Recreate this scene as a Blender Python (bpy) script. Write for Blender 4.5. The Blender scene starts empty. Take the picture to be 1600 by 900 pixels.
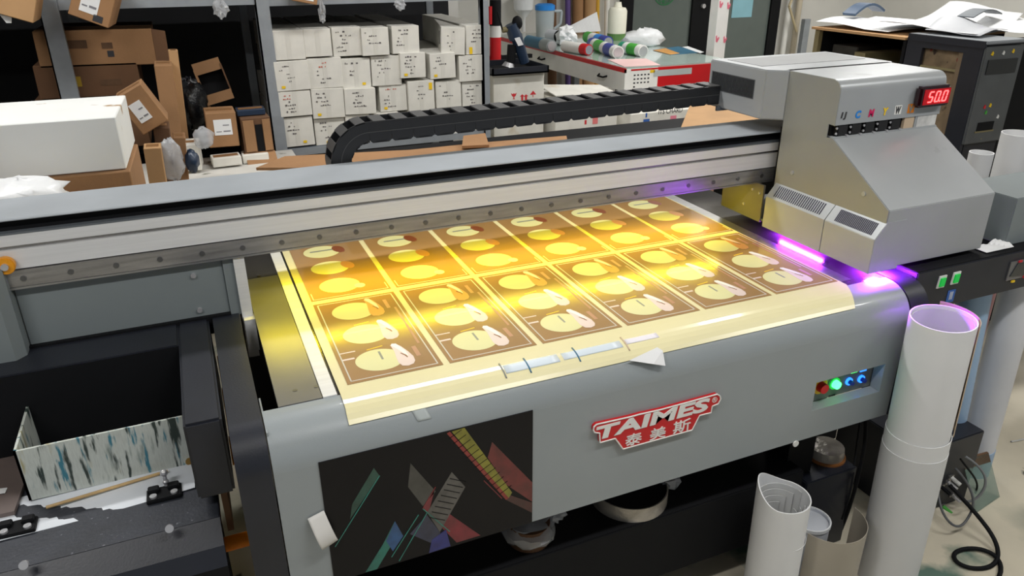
import bpy, bmesh, math, random
from mathutils import Matrix, Vector
random.seed(7)
PI = math.pi
C = bpy.context.scene.collection
SC = bpy.context.scene

# ------------------------------------------------------------------ camera, world, lights, exposure
CAM = Vector((-0.25400, -1.64891, 1.84604)); FPX = 1175.9
CR = Matrix.Rotation(-0.4024, 3, 'Z') @ Matrix.Rotation(1.1479, 3, 'X') @ Matrix.Rotation(-0.0048, 3, 'Z')
cd = bpy.data.cameras.new('camera'); cam = bpy.data.objects.new('camera', cd); C.objects.link(cam)
cam.matrix_world = Matrix.Translation(CAM) @ CR.to_4x4()
cd.sensor_width = 36; cd.lens = 36 * FPX / 1600; cd.clip_start = .02
SC.camera = cam
w = bpy.data.worlds.new('world'); SC.world = w; w.use_nodes = True
w.node_tree.nodes['Background'].inputs[0].default_value = (.86, .92, 1, 1)
w.node_tree.nodes['Background'].inputs[1].default_value = .24
SC.view_settings.view_transform = 'Standard'; SC.view_settings.look = 'None'
SC.view_settings.gamma = 1; SC.view_settings.exposure = 0.06

def area(name, loc, rot, sx, sy, power, col=(1, 1, 1), spread=PI):
    l = bpy.data.lights.new(name, 'AREA'); l.shape = 'RECTANGLE'; l.size = sx; l.size_y = sy
    l.energy = power; l.color = col; l.spread = spread
    o = bpy.data.objects.new(name, l); C.objects.link(o); o.location = loc; o.rotation_euler = rot
    return o
FZ = -.25          # floor level (the printer's bed surface is z = .85)
CZ = 3.0           # ceiling level
TUBES = [(-1.6, -1.2), (.9, -1.2), (3.4, -1.2), (-1.6, 1.5), (.9, 1.5), (3.4, 1.5), (.9, 4.6), (3.8, 3.4), (6.6, 4.2), (6.6, 1.2)]  # last two are added, unseen, to brighten the back right wall
for i, (x, y) in enumerate(TUBES):
    area('ceiling_tube_light', (x, y, CZ - .075), (0, 0, 0), 1.25, .16, 31 if y < 3 else 38, (1, .985, .96))
# lamp strip fixed under the gantry beam (amber) and the two curing lamps under the carriage (violet)
area('gantry_strip_light', (.71, .60, 1.024), (0, 0, 0), 1.78, .012, 7.0, (1, .80, .012))
area('curing_light', (1.755, .33, .8795), (0, 0, 0), .014, .22, 8.0, (.36, .03, 1))
area('curing_light', (1.775, -.005, .8795), (0, 0, 0), .045, .065, 15.0, (.36, .03, 1))

# ------------------------------------------------------------------ materials
def s2l(c):
    return tuple(((v / 255) / 12.92 if v / 255 <= .04045 else (((v / 255) + .055) / 1.055) ** 2.4) for v in c)
def M(name, rgb, rough=.5, metal=0., var=.05, scale=6., bump=0., bscale=60., emit=0., coat=0., alpha=1., trans=0., stretch=None, spots=None, spec=.5):
    m = bpy.data.materials.new(name); m.use_nodes = True; nt = m.node_tree; b = nt.nodes['Principled BSDF']
    c = s2l(rgb); b.inputs['Roughness'].default_value = rough; b.inputs['Metallic'].default_value = metal
    b.inputs['Base Color'].default_value = (*c, 1)
    tc = nt.nodes.new('ShaderNodeTexCoord'); src = tc.outputs['Object']
    if stretch:
        mp = nt.nodes.new('ShaderNodeMapping'); mp.inputs['Scale'].default_value = stretch
        nt.links.new(src, mp.inputs['Vector']); src = mp.outputs['Vector']
    if var:
        n = nt.nodes.new('ShaderNodeTexNoise'); n.inputs['Scale'].default_value = scale; n.inputs['Detail'].default_value = 6
        nt.links.new(src, n.inputs['Vector'])
        r = nt.nodes.new('ShaderNodeValToRGB'); r.color_ramp.elements[0].position = .3; r.color_ramp.elements[1].position = .7
        r.color_ramp.elements[0].color = (*[v * (1 - var) for v in c], 1); r.color_ramp.elements[1].color = (*[min(1, v * (1 + var)) for v in c], 1)
        nt.links.new(n.outputs['Fac'], r.inputs['Fac']); out = r.outputs['Color']
        for (sc, lo, hi, srgb) in (spots or []):
            n2 = nt.nodes.new('ShaderNodeTexNoise'); n2.inputs['Scale'].default_value = sc; n2.inputs['Detail'].default_value = 5
            mp2 = nt.nodes.new('ShaderNodeMapping'); mp2.inputs['Location'].default_value = (sc, lo * 10, hi); nt.links.new(src, mp2.inputs['Vector'])
            nt.links.new(mp2.outputs['Vector'], n2.inputs['Vector'])
            r2 = nt.nodes.new('ShaderNodeValToRGB'); r2.color_ramp.elements[0].position = lo; r2.color_ramp.elements[1].position = hi
            r2.color_ramp.elements[0].color = (0, 0, 0, 1); r2.color_ramp.elements[1].color = (1, 1, 1, 1)
            nt.links.new(n2.outputs['Fac'], r2.inputs['Fac'])
            mx = nt.nodes.new('ShaderNodeMix'); mx.data_type = 'RGBA'
            nt.links.new(r2.outputs['Color'], mx.inputs['Factor']); nt.links.new(out, mx.inputs['A'])
            mx.inputs['B'].default_value = (*s2l(srgb), 1); out = mx.outputs['Result']
        nt.links.new(out, b.inputs['Base Color'])
    if bump:
        nb = nt.nodes.new('ShaderNodeTexNoise'); nb.inputs['Scale'].default_value = bscale; nb.inputs['Detail'].default_value = 4
        nt.links.new(src, nb.inputs['Vector'])
        bp = nt.nodes.new('ShaderNodeBump'); bp.inputs['Strength'].default_value = bump; bp.inputs['Distance'].default_value = .01
        nt.links.new(nb.outputs['Fac'], bp.inputs['Height']); nt.links.new(bp.outputs['Normal'], b.inputs['Normal'])
    if emit: b.inputs['Emission Color'].default_value = (*c, 1); b.inputs['Emission Strength'].default_value = emit
    if coat: b.inputs['Coat Weight'].default_value = coat; b.inputs['Coat Roughness'].default_value = .06
    if trans: b.inputs['Transmission Weight'].default_value = trans; b.inputs['IOR'].default_value = 1.2
    b.inputs['Alpha'].default_value = alpha; b.inputs['Specular IOR Level'].default_value = spec
    return m
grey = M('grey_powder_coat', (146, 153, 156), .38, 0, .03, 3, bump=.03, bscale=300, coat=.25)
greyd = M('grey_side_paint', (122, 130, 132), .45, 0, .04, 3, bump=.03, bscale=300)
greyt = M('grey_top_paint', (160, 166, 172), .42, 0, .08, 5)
hood = M('light_grey_hood_paint', (164, 168, 171), .35, .2, .04, 5, spots=[(5, .66, .72, (138, 141, 144))])
hoodd = M('hood_grille_grey', (92, 95, 98), .5, .2)
dgrey = M('dark_grey_paint', (98, 104, 110), .45, .1)
black = M('black_paint', (30, 33, 42), .42, 0, .15, 8, bump=.05, bscale=200)
blackm = M('matt_black', (15, 16, 19), .7, spec=.2)
blackw = M('worn_black_plate', (44, 47, 55), .5, 0, .25, 12, bump=.1, bscale=120, spots=[(90, .68, .72, (110, 112, 120)), (4, .68, .74, (60, 90, 125))])
chainm = M('black_nylon', (30, 31, 34), .45)
chaint = M('grey_nylon', (74, 74, 74), .5)  # greyer nylon for the outer bars and side ridges
steel = M('brushed_steel', (170, 170, 170), .3, .9, .18, 8, stretch=(1, 30, 30))
steelw = M('scuffed_steel', (162, 160, 158), .27, .75, .22, 6, stretch=(1, 14, 14), bump=.03)
plate = M('grey_steel_plate', (128, 128, 130), .36, .6, .1, 5)
platedk = M('dark_ground_steel', (92, 90, 88), .20, .75, .15, 4)
alu = M('satin_aluminium', (220, 221, 222), .38, .12, .05, 3, stretch=(1, 40, 40))
chrome = M('chrome_bolt', (205, 205, 208), .25, .6)
boltd = M('recessed_bolt', (120, 120, 120), .35, .9)
media = M('cream_backing_film', (226, 218, 174), .24, 0, .03, 5, coat=.3)
film = M('brown_printed_film', (156, 122, 80), .20, 0, .08, 4, coat=.4)
cream = M('pale_yellow_print', (220, 218, 166), .24, 0, .02, 4, coat=.5)
pinkw = M('pinkish_white_print', (222, 204, 200), .38, coat=.5)
peach = M('peach_print', (206, 148, 96), .38, coat=.5)
brownp = M('brown_print', (128, 66, 30), .38, coat=.5)
linew = M('grey_white_print_line', (196, 192, 184), .4)
txtp = M('dull_pink_print', (176, 130, 108), .4)
barg = M('grey_print_bar', (130, 134, 128), .4)
stickk = M('black_glossy_sticker', (19, 18, 21), .35, 0, .1, coat=.05, spec=.2)
tapew = M('pale_blue_white_tape', (205, 216, 224), .35)
taper = M('translucent_tape', (196, 204, 204), .25, alpha=.75)
white = M('white_paint', (228, 228, 224), .5)
paper = M('white_paper', (226, 227, 228), .6, 0, .03, 6)
paperg = M('pale_grey_film', (196, 200, 208), .45)
paperin = M('white_paper_inside', (205, 206, 206), .7)
tan = M('tan_paper', (196, 174, 148), .6)
beige = M('beige_sheet', (168, 160, 146), .45)
bluep = M('light_blue_film', (150, 180, 212), .35)
pinkp = M('pink_film', (205, 150, 155), .5)
card = M('brown_cardboard', (150, 112, 76), .8, 0, .12, 5, bump=.08, bscale=80)
cardd = M('dark_brown_cardboard', (100, 70, 46), .8, 0, .18, 4, bump=.08, bscale=80)
cardl = M('light_cardboard', (178, 140, 98), .8, 0, .1, 5)
cart = M('dirty_white_carton', (218, 216, 208), .7, 0, .08, 9, bump=.04, bscale=70, spots=[(6, .62, .8, (190, 176, 150))])
carts = M('white_carton_side', (196, 196, 192), .75, 0, .1, 6)
inkk = M('black_print_ink', (48, 48, 52), .7, 0, 0)
inkr = M('red_print_ink', (200, 40, 50), .6, 0, 0)
inkb = M('blue_print_ink', (50, 95, 170), .6, 0, 0)
yst = M('yellow_sticker', (236, 196, 30), .5, 0, 0)
redp = M('red_laminate', (196, 22, 30), .4)
rackm = M('galvanised_rack', (146, 152, 158), .45, .2, .1, 10)
glassd = M('dark_door_glass', (96, 105, 102), .15, 0, .04)
wallm = M('off_white_plaster', (206, 205, 200), .85, 0, .04, 2, bump=.05)
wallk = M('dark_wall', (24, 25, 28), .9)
ceilm = M('ceiling_paint', (190, 190, 186), .9)
floorm = M('stained_concrete', (204, 196, 176), .55, 0, .16, 2.2, bump=.12, bscale=20,
           spots=[(1.6, .55, .72, (140, 146, 132)), (2.4, .60, .68, (92, 118, 106)), (5.2, .66, .70, (58, 60, 56)), (3.3, .68, .71, (150, 104, 62))])
ink = M('ink_stained_tank', (16, 24, 30), .25, 0, .5, 7, coat=.5, bump=.2, bscale=25)
tankm = M('stained_pale_tank', (190, 196, 190), .4, 0, .08, 8, stretch=(36, 36, 5),
          spots=[(1.1, .60, .72, (96, 112, 104)), (2.0, .59, .66, (60, 122, 140)), (1.5, .60, .74, (160, 150, 100)), (1.3, .60, .66, (50, 62, 58))])
amber = M('amber_tape', (226, 128, 20), .3, 0, .12, 20, trans=.2)
amberd = M('dark_amber_tube', (120, 66, 18), .3, 0, .3, 10)
plast = M('clear_crumpled_plastic', (205, 208, 212), .12, 0, .1, 10, bump=.6, bscale=30, alpha=.45)
plastw = M('white_plastic_bag', (226, 228, 230), .35, 0, .04, 8, bump=.4, bscale=20)
foil = M('silver_wrapped_tape', (176, 170, 160), .3, .3, .25, 14, bump=.4, bscale=40)
glassg = M('clear_glass_pane', (120, 150, 140), .08, 0, 0, alpha=.45)
navy = M('navy_metal', (34, 50, 72), .35)
bluel = M('blue_plastic', (30, 130, 215), .4)
teal = M('teal_wrapper', (52, 104, 132), .4)
greenp = M('green_label', (70, 165, 60), .4)
bluelab = M('blue_label', (50, 62, 150), .4)
olive = M('olive_metal', (128, 118, 84), .6)
jugm = M('cloudy_plastic', (190, 200, 205), .3, alpha=.7)
tabletop = M('pale_glass_tabletop', (168, 184, 178), .18, 0, .04, 3, coat=.5)
wood = M('raw_wood_stick', (190, 160, 112), .7, 0, .15, 30)
redcore = M('red_button', (196, 20, 22), .35, 0, 0)
ledr = M('lit_red_segments', (255, 70, 70), .4, 0, 0, emit=5)
ledrb = M('red_lens', (150, 4, 16), .25, 0, 0, emit=.5)
ledg = M('lit_green_button', (60, 255, 110), .4, 0, 0, emit=5)
ledb = M('lit_blue_ring', (40, 120, 255), .4, 0, 0, emit=2.5)
swg = M('green_rocker_switch', (0, 190, 70), .35, 0, 0, emit=.25)
leda = M('lit_amber_led', (255, 205, 20), .4, 0, 0, emit=9)
tubem = M('lit_tube', (255, 252, 245), .4, 0, 0, emit=6)

# ------------------------------------------------------------------ mesh helpers
class P:
    def __init__(s): s.v = []; s.f = []
    def add(s, vs, fs):
        n = len(s.v); s.v += [tuple(v) for v in vs]; s.f += [tuple(i + n for i in f) for f in fs]; return s
    def box(s, x0, x1, y0, y1, z0, z1):
        return s.add([(x, y, z) for z in (z0, z1) for y in (y0, y1) for x in (x0, x1)],
                     [(0, 2, 3, 1), (4, 5, 7, 6), (0, 1, 5, 4), (2, 6, 7, 3), (0, 4, 6, 2), (1, 3, 7, 5)])
    def prism(s, poly, ax, a, b):       # poly in the two other axes, extruded along ax
        def pt(p, t): return (t, p[0], p[1]) if ax == 'x' else (p[0], t, p[1]) if ax == 'y' else (p[0], p[1], t)
        n = len(poly); vs = [pt(p, a) for p in poly] + [pt(p, b) for p in poly]
        return s.add(vs, [tuple(range(n))[::-1], tuple(range(n, 2 * n))] + [(i, (i + 1) % n, (i + 1) % n + n, i + n) for i in range(n)])
    def quadslab(s, pts, off):          # any planar polygon given a thickness vector
        n = len(pts); o = Vector(off); vs = [Vector(p) for p in pts] + [Vector(p) + o for p in pts]
        return s.add(vs, [tuple(range(n)), tuple(range(n, 2 * n))[::-1]] + [(i, i + n, (i + 1) % n + n, (i + 1) % n) for i in range(n)])
    def cyl(s, p0, p1, r, r2=None, n=20, cap=True):
        p0, p1 = Vector(p0), Vector(p1); r2 = r if r2 is None else r2; d = (p1 - p0).normalized()
        u = d.orthogonal().normalized(); q = d.cross(u)
        vs = [p0 + r * (u * math.cos(2 * PI * i / n) + q * math.sin(2 * PI * i / n)) for i in range(n)] + \
             [p1 + r2 * (u * math.cos(2 * PI * i / n) + q * math.sin(2 * PI * i / n)) for i in range(n)]
        fs = [(i, (i + 1) % n, (i + 1) % n + n, i + n) for i in range(n)]
        if cap: fs += [tuple(range(n))[::-1], tuple(range(n, 2 * n))]
        return s.add(vs, fs)
    def tube(s, pts, r, n=8):
        for a, b in zip(pts, pts[1:]): s.cyl(a, b, r, n=n)
        return s
    def shell(s, p0, p1, r, t, a0=0, a1=2 * PI, n=40, r2=None, topcut=None):   # hollow roll, thickness t inward
        p0, p1 = Vector(p0), Vector(p1); d = (p1 - p0).normalized(); u = Vector((1, 0, 0)); u = (u - d * u.dot(d)).normalized(); q = d.cross(u)
        full = abs(a1 - a0 - 2 * PI) < 1e-4; m = n if full else n + 1; r2 = r if r2 is None else r2
        vs = []
        for i in range(m):
            a = a0 + (a1 - a0) * i / n; rr = r + (r2 - r) * i / n; e = u * math.cos(a) + q * math.sin(a)
            top = p1 + (d * topcut(i / n) if topcut else Vector())
            vs += [p0 + e * rr, top + e * rr, top + e * (rr - t), p0 + e * (rr - t)]
        fs = []
        for i in range(n):
            a, b = 4 * i, 4 * ((i + 1) % m)
            fs += [(a, b, b + 1, a + 1), (a + 1, b + 1, b + 2, a + 2), (a + 2, b + 2, b + 3, a + 3), (a + 3, b + 3, b, a)]
        if not full: fs += [(0, 1, 2, 3), (4 * n + 3, 4 * n + 2, 4 * n + 1, 4 * n)]
        return s.add(vs, fs)
    def lathe(s, prof, cx, cy, n=28):
        k = len(prof); vs = [(cx + r * math.cos(2 * PI * i / n), cy + r * math.sin(2 * PI * i / n), z) for i in range(n) for r, z in prof]
        fs = [(i * k + j, ((i + 1) % n) * k + j, ((i + 1) % n) * k + j + 1, i * k + j + 1) for i in range(n) for j in range(k - 1)]
        return s.add(vs, fs)
    def disc(s, cx, cy, z0, z1, rx, ry=None, n=40, rot=0):
        ry = ry or rx
        poly = [(cx + rx * math.cos(2 * PI * i / n) * math.cos(rot) - ry * math.sin(2 * PI * i / n) * math.sin(rot),
                 cy + rx * math.cos(2 * PI * i / n) * math.sin(rot) + ry * math.sin(2 * PI * i / n) * math.cos(rot)) for i in range(n)]
        return s.prism(poly, 'z', z0, z1)
    def grid(s, fn, nu, nv):
        vs = [fn(i / nu, j / nv) for j in range(nv + 1) for i in range(nu + 1)]
        return s.add(vs, [(j * (nu + 1) + i, j * (nu + 1) + i + 1, (j + 1) * (nu + 1) + i + 1, (j + 1) * (nu + 1) + i) for j in range(nv) for i in range(nu)])
    def blob(s, c, r, jit=.15, n=14, m=9, seed=1, flat=None):
        rd = random.Random(seed); vs = []
        for j in range(m + 1):
            for i in range(n):
                a, b = 2 * PI * i / n, PI * j / m; k = 1 + (rd.random() - .5) * 2 * jit
                z = c[2] + r[2] * math.cos(b) * k
                if flat is not None: z = max(z, flat)
                vs.append((c[0] + r[0] * math.sin(b) * math.cos(a) * k, c[1] + r[1] * math.sin(b) * math.sin(a) * k, z))
        return s.add(vs, [(j * n + i, (j + 1) * n + i, (j + 1) * n + (i + 1) % n, j * n + (i + 1) % n) for j in range(m) for i in range(n)])
def mesh(name, p):
    me = bpy.data.meshes.new(name); me.from_pydata(p.v, [], p.f); me.update(); return me
def place(o, parent):
    if parent is not None:
        o.parent = parent
        if parent.type == 'EMPTY' and not parent.get('_local'): o.matrix_parent_inverse = Matrix.Translation(-Vector(parent.location))
def obj(name, p, mat, parent=None, bev=0, smooth=False, seg=2, thick=0, label=None, sharp=38):
    me = mesh(name, p) if isinstance(p, P) else p
    if isinstance(p, P):
        bm = bmesh.new(); bm.from_mesh(me); bmesh.ops.recalc_face_normals(bm, faces=bm.faces)
        if bev:
            es = [e for e in bm.edges if len(e.link_faces) == 2 and e.calc_face_angle(0) > .5]
            bmesh.ops.bevel(bm, geom=es, offset=bev, segments=seg, affect='EDGES', clamp_overlap=True)
        bm.to_mesh(me); bm.free()
        if smooth:
            me.polygons.foreach_set('use_smooth', [True] * len(me.polygons)); me.set_sharp_from_angle(angle=math.radians(sharp))
        me.materials.append(mat)
    o = bpy.data.objects.new(name, me); C.objects.link(o); place(o, parent)
    if thick: md = o.modifiers.new('solid', 'SOLIDIFY'); md.thickness = thick; md.offset = 0
    if label: o['label'] = label
    return o
def thing(name, label, cat, loc=(0, 0, 0), group=None, rot=None):
    o = bpy.data.objects.new(name, None); C.objects.link(o); o.location = loc; o['label'] = label; o['category'] = cat; o.empty_display_size = .05
    if group: o['group'] = group
    if rot is not None: o.rotation_euler = rot; o['_local'] = 1
    return o
def tag(o, label, cat, group=None):
    o['label'] = label; o['category'] = cat
    if group: o['group'] = group
    return o
def struct(name, p, m, bev=0, parent=None):
    o = obj(name, p, m, parent, bev)
    if parent is None: o['kind'] = 'structure'
    return o
def at(u, v, ax, val):                     # the point of the plane ax = val seen at photo pixel (u, v)
    d = CR @ Vector(((u - 800) / FPX, (450 - v) / FPX, -1)); k = 'xyz'.index(ax)
    return CAM + d * ((val - CAM[k]) / d[k])
dgraph = None
def text(name, s, x0, x1, z0, z1, y, mat, parent, depth=.0015, bold=0., shear=0., face='-y', fix=None):
    cu = bpy.data.curves.new(name, 'FONT'); cu.body = s; cu.size = 1; cu.offset = bold; cu.shear = shear; cu.extrude = .02; cu.resolution_u = 3
    o = bpy.data.objects.new(name, cu); C.objects.link(o); bpy.context.view_layer.update()
    me = bpy.data.meshes.new_from_object(o.evaluated_get(bpy.context.evaluated_depsgraph_get())); bpy.data.objects.remove(o)
    if not len(me.vertices): return None
    xs = [v.co.x for v in me.vertices]; ys = [v.co.y for v in me.vertices]
    a, b, c, d = min(xs), max(xs), min(ys), max(ys)
    for v in me.vertices:
        X = x0 + (v.co.x - a) / (b - a) * (x1 - x0); Z = z0 + (v.co.y - c) / (d - c) * (z1 - z0); t = (v.co.z + .02) / .04 * depth
        if face == '-y': v.co = (X, y - t, Z)
        elif face == '-x': v.co = (y - t, -X, Z)
        else: v.co = (X, Z, y + t)
    me.materials.append(mat); me.update()
    o = bpy.data.objects.new(name, me); C.objects.link(o); place(o, parent)
    return o

# ------------------------------------------------------------------ room
struct('floor', P().box(-4, 9, -4, 8, FZ - .1, FZ), floorm)
struct('ceiling', P().box(-4, 9, -4, 8, CZ, CZ + .1), ceilm)
struct('wall_back', P().box(1.75, 9, 6.2, 6.35, FZ, CZ), wallm)
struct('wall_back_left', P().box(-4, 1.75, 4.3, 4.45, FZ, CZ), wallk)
struct('wall_step', P().box(1.75, 1.83, 4.3, 6.2, FZ, CZ), wallm)
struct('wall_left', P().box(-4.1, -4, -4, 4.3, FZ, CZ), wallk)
struct('wall_right', P().box(8.3, 8.4, -4, 6.2, FZ, CZ), wallm)
for x, y in TUBES:
    t = thing('ceiling_light', 'long white ceiling tube fitting, unseen above the workshop', 'light', (x, y, CZ), 'ceiling tube fittings')
    obj('housing', P().box(x - .65, x + .65, y - .1, y + .1, CZ - .06, CZ), white, t)
    obj('tube', P().cyl((x - .62, y, CZ - .068), (x + .62, y, CZ - .068), .006, n=8), tubem, t)
# glazed double door in the back wall
dr = obj('door_1', P().box(4.42, 4.56, 6.12, 6.2, FZ, 2.0).box(5.36, 5.66, 6.12, 6.2, FZ, 2.0).box(6.52, 6.66, 6.12, 6.2, FZ, 2.0).box(4.42, 6.66, 6.12, 6.2, 1.9, 2.0).box(4.42, 6.66, 6.12, 6.2, FZ, FZ + .12), blackm)
dr['kind'] = 'structure'
obj('pane', P().box(4.56, 5.36, 6.15, 6.17, FZ + .12, 1.9), glassd, dr)
obj('pane', P().box(5.66, 6.52, 6.15, 6.17, FZ + .12, 1.9), glassd, dr)
obj('lock', P().cyl((5.50, 6.12, 1.23), (5.50, 6.09, 1.23), .025), chrome, dr)
obj('pull_handle', P().tube([(5.48, 6.12, 1.36), (5.48, 6.05, 1.36), (5.48, 6.05, 1.75)], .02), blackm, dr)

# ------------------------------------------------------------------ printer body
pb = thing('flatbed_printer_body', 'long grey flatbed printer body with rounded front edge and black end caps', 'printer', (.78, .4, FZ))
arc = [(-.05 - .1 * math.sin(a), .75 + .1 * math.cos(a)) for a in [i * PI / 2 / 14 for i in range(15)]]
FX0, FX1 = -.211, 1.778
fc = P()
fc.prism(arc + [(-.11, .75), (-.09, .80), (-.04, .81), (-.03, .85)], 'x', FX0, FX1)
ry0, rx0, rx1, rz0, rz1 = -.15, 1.425, 1.717, .491, .597
fc.box(FX0, rx0, -.15, -.11, .385, .75).box(rx1, FX1, -.15, -.11, .385, .75).box(rx0, rx1, -.15, -.11, rz1, .75).box(rx0, rx1, -.15, -.11, .385, rz0)
obj('front_cover', fc, grey, pb, smooth=True)
obj('end_plate', P().box(FX0, FX0 + .004, -.11, .05, .385, .84), grey, pb)
rc = obj('control_recess', P().box(rx0, rx1, -.108, -.1, rz0, rz1), M('recess_panel', (112, 116, 112), .4), pb)
def knob(x, z, mat, r, ring=None, ringm=None, h=.014):
    if ring: obj('button_ring', P().shell((x, -.108, z), (x, -.113, z), ring, ring - r * .82, n=24) if False else P().cyl((x, -.108, z), (x, -.114, z), ring, n=24), ringm, rc)
    obj('push_button', P().cyl((x, -.114, z), (x, -.114 - h, z), r, r * .9, n=24), mat, rc)
b1 = at(1287, 607, 'y', -.128); b2 = at(1307, 601, 'y', -.12); b3 = at(1330, 598, 'y', -.12); b4 = at(1349, 594, 'y', -.12)
knob(b1.x, b1.z, redcore, .0185, .029, yst, .020)
knob(b2.x, b2.z, ledg, .015, .022, M('green_bezel', (30, 160, 70), .3, emit=.6))
for b in (b3, b4): knob(b.x, b.z, M('blue_button', (26, 50, 150), .3), .008, .0135, ledb)
for i, (px, py) in enumerate([(1283, 632), (1300, 618), (1330, 614), (1349, 608), (1335, 581), (1349, 579)]):
    q = at(px, py, 'y', -.109); obj('marking', P().box(q.x - .014, q.x + .014, -.1095, -.108, q.z - .003, q.z + .003), [inkk, inkk, inkk, inkk, ledg, ledb][i], rc)
# end caps, frame and chassis
capp = arc + [(-.15, -.05), (-.03, -.05), (-.03, .77), (.55, .77), (.55, .85)]
obj('end_cap', P().prism([(y, z) for y, z in capp], 'x', -.289, -.214), black, pb, smooth=True, label='black left end cap')
arc2 = [(-.05 - .103 * math.sin(a), .75 + .103 * math.cos(a)) for a in [i * PI / 2 / 14 for i in range(15)]]
obj('end_cap', P().prism(arc2 + [(-.153, .385), (-.03, .385), (-.03, .77), (.55, .77), (.55, .853)], 'x', 1.781, 1.862), black, pb, smooth=True, label='black right end cap')
obj('chassis_rail', P().box(-.21, 1.52, -.085, .06, -.08, .18), blackm, pb, bev=.004)
obj('chassis_rail', P().box(-.21, 1.86, .10, 1.1, .10, .16), blackm, pb)
for x, y in ((-.2, .1), (1.5, -.02), (-.2, 1.0), (1.75, 1.0)):
    obj('leg', P().box(x, x + .12, y, y + .12, FZ, .62), blackm, pb)
obj('leg_block', P().box(1.56, 1.80, -.07, .14, FZ, .10), black, pb, bev=.004)
obj('levelling_foot', P().lathe([(0, .10), (.062, .10), (.066, .12), (.062, .145), (0, .150)], 1.74, .03), foil, pb, smooth=True)
obj('foot_plate', P().disc(1.74, .03, .10, .108, .072), M('orange_rust_ring', (150, 96, 46), .6), pb)
obj('machine_base', P().box(-.15, 1.84, .02, 1.12, .62, .80), blackm, pb)
# bed
obj('bed_plate', P().box(-.165, 1.86, -.03, 1.16, .80, .8485), platedk, pb)
obj('edge_plate', P().box(-.172, -.068, -.028, .80, .84, .8515), plate, pb, label='polished grey steel plate on the left of the bed')
obj('side_strip', P().box(-.066, -.032, -.03, 1.15, .845, .8535), alu, pb, label='bright aluminium edge strip')
obj('side_strip', P().box(1.612, 1.66, .0, 1.15, .845, .8515), steel, pb, label='steel strip right of the film')
for px, py in ((461, 610), (494, 604), (404, 430)):
    q = at(px, py, 'z', .8515); obj('countersunk_screw', P().disc(q.x, q.y, .8515, .8522, .006, n=16), boltd, pb)
q = at(1243, 693, 'y', -.151); obj('cap_screw', P().cyl((q.x, -.15, q.z), (q.x, -.154, q.z), .011), white, pb)
# badge
bd = [(180, 492), (205, 468), (545, 392), (640, 366), (840, 322), (1150, 238), (1412, 166), (1440, 185), (1446, 215), (1420, 262), (1362, 285), (1350, 350), (1235, 378), (1160, 524), (470, 714), (392, 608), (240, 650), (236, 555), (185, 548), (174, 525)]
bp = [at(900 + x / 6.4, 590 + y / 6.4, 'y', -.162) for x, y in bd]
bg = obj('badge', P().prism([(q.x, q.z) for q in bp], 'y', -.150, -.162), redp, pb, label='red badge plate with white lettering')
obj('badge_outline', P().tube([(q.x, -.162, q.z) for q in bp + bp[:1]], .0022, 6), white, bg)
tl, tb = at(900 + 205 / 6.4, 590 + 500 / 6.4, 'y', -.164), at(900 + 265 / 6.4, 590 + 615 / 6.4, 'y', -.164); tr = at(900 + 1340 / 6.4, 590 + 225 / 6.4, 'y', -.164)
text('lettering', 'TAIMES', tl.x, tr.x, tb.z, tl.z, -.162, white, bg, .002, .035, .12)
for ch, (xa, ya, xb, yb) in zip('泰美斯', [(500, 585, 655, 650), (745, 525, 895, 590), (980, 455, 1140, 520)]):
    p, q_ = at(900 + xa / 6.4, 590 + ya / 6.4, 'y', -.164), at(900 + xb / 6.4, 590 + yb / 6.4, 'y', -.164)
    c = (p + q_) / 2; hw = abs(q_.x - p.x) / 2; text('lettering', ch, c.x - hw, c.x + hw, c.z - hw * .72, c.z + hw * .72, -.162, white, bg, .002, .004)
q = at(900 + 1390 / 6.4, 590 + 225 / 6.4, 'y', -.164)
text('trademark_sign', '®', q.x - .009, q.x + .009, q.z - .009, q.z + .009, -.162, white, bg, .001)
# big printed sticker on the front
st = obj('sticker', P().box(-.110, .4405, -.1525, -.1495, .386, .7555), stickk, pb, label='large black sticker with coloured light beams')
def flat(poly, m, k, name='printed_beam'): obj(name, P().prism(poly, 'y', -.1526 - .0002 * k, -.1524), m, st)
dk = lambda r, g, b: M('sticker_print', (r, g, b), .3, 0, .35, 25, coat=.5)
flat([(.108, .689), (.168, .583), (.132, .547), (.097, .62)], dk(54, 54, 52), 1)
flat([(.213, .63), (.248, .571), (.173, .448), (.142, .523)], dk(78, 76, 74), 2)
flat([(.325, .69), (.44, .524), (.44, .458), (.36, .545), (.312, .645)], dk(96, 24, 26), 1)
flat([(.350, .52), (.362, .491), (.44, .42), (.44, .455)], dk(60, 18, 20), 1)
flat([(.205, .75), (.213, .7535), (.372, .495), (.362, .491)], dk(130, 32, 28), 2)
flat([(.218, .752), (.252, .754), (.380, .51), (.370, .495)], dk(122, 118, 28), 3)
flat([(.168, .597), (.131, .54), (.218, .395), (.286, .395), (.20, .50), (.150, .535)], dk(110, 20, 36), 1)
flat([(.141, .516), (.173, .448), (.182, .388), (.093, .47)], dk(34, 40, 66), 3)
flat([(.150, .43), (.19, .45), (.20, .39), (.14, .388)], dk(26, 34, 110), 4)
flat([(.057, .525), (.062, .481), (.0, .387), (-.03, .388), (.02, .46)], dk(24, 104, 92), 2)
flat([(.057, .525), (.075, .47), (.045, .43), (.03, .47)], dk(26, 74, 122), 3)
flat([(.017, .703), (.029, .676), (-.053, .57), (-.044, .613)], dk(22, 66, 56), 2)
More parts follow.
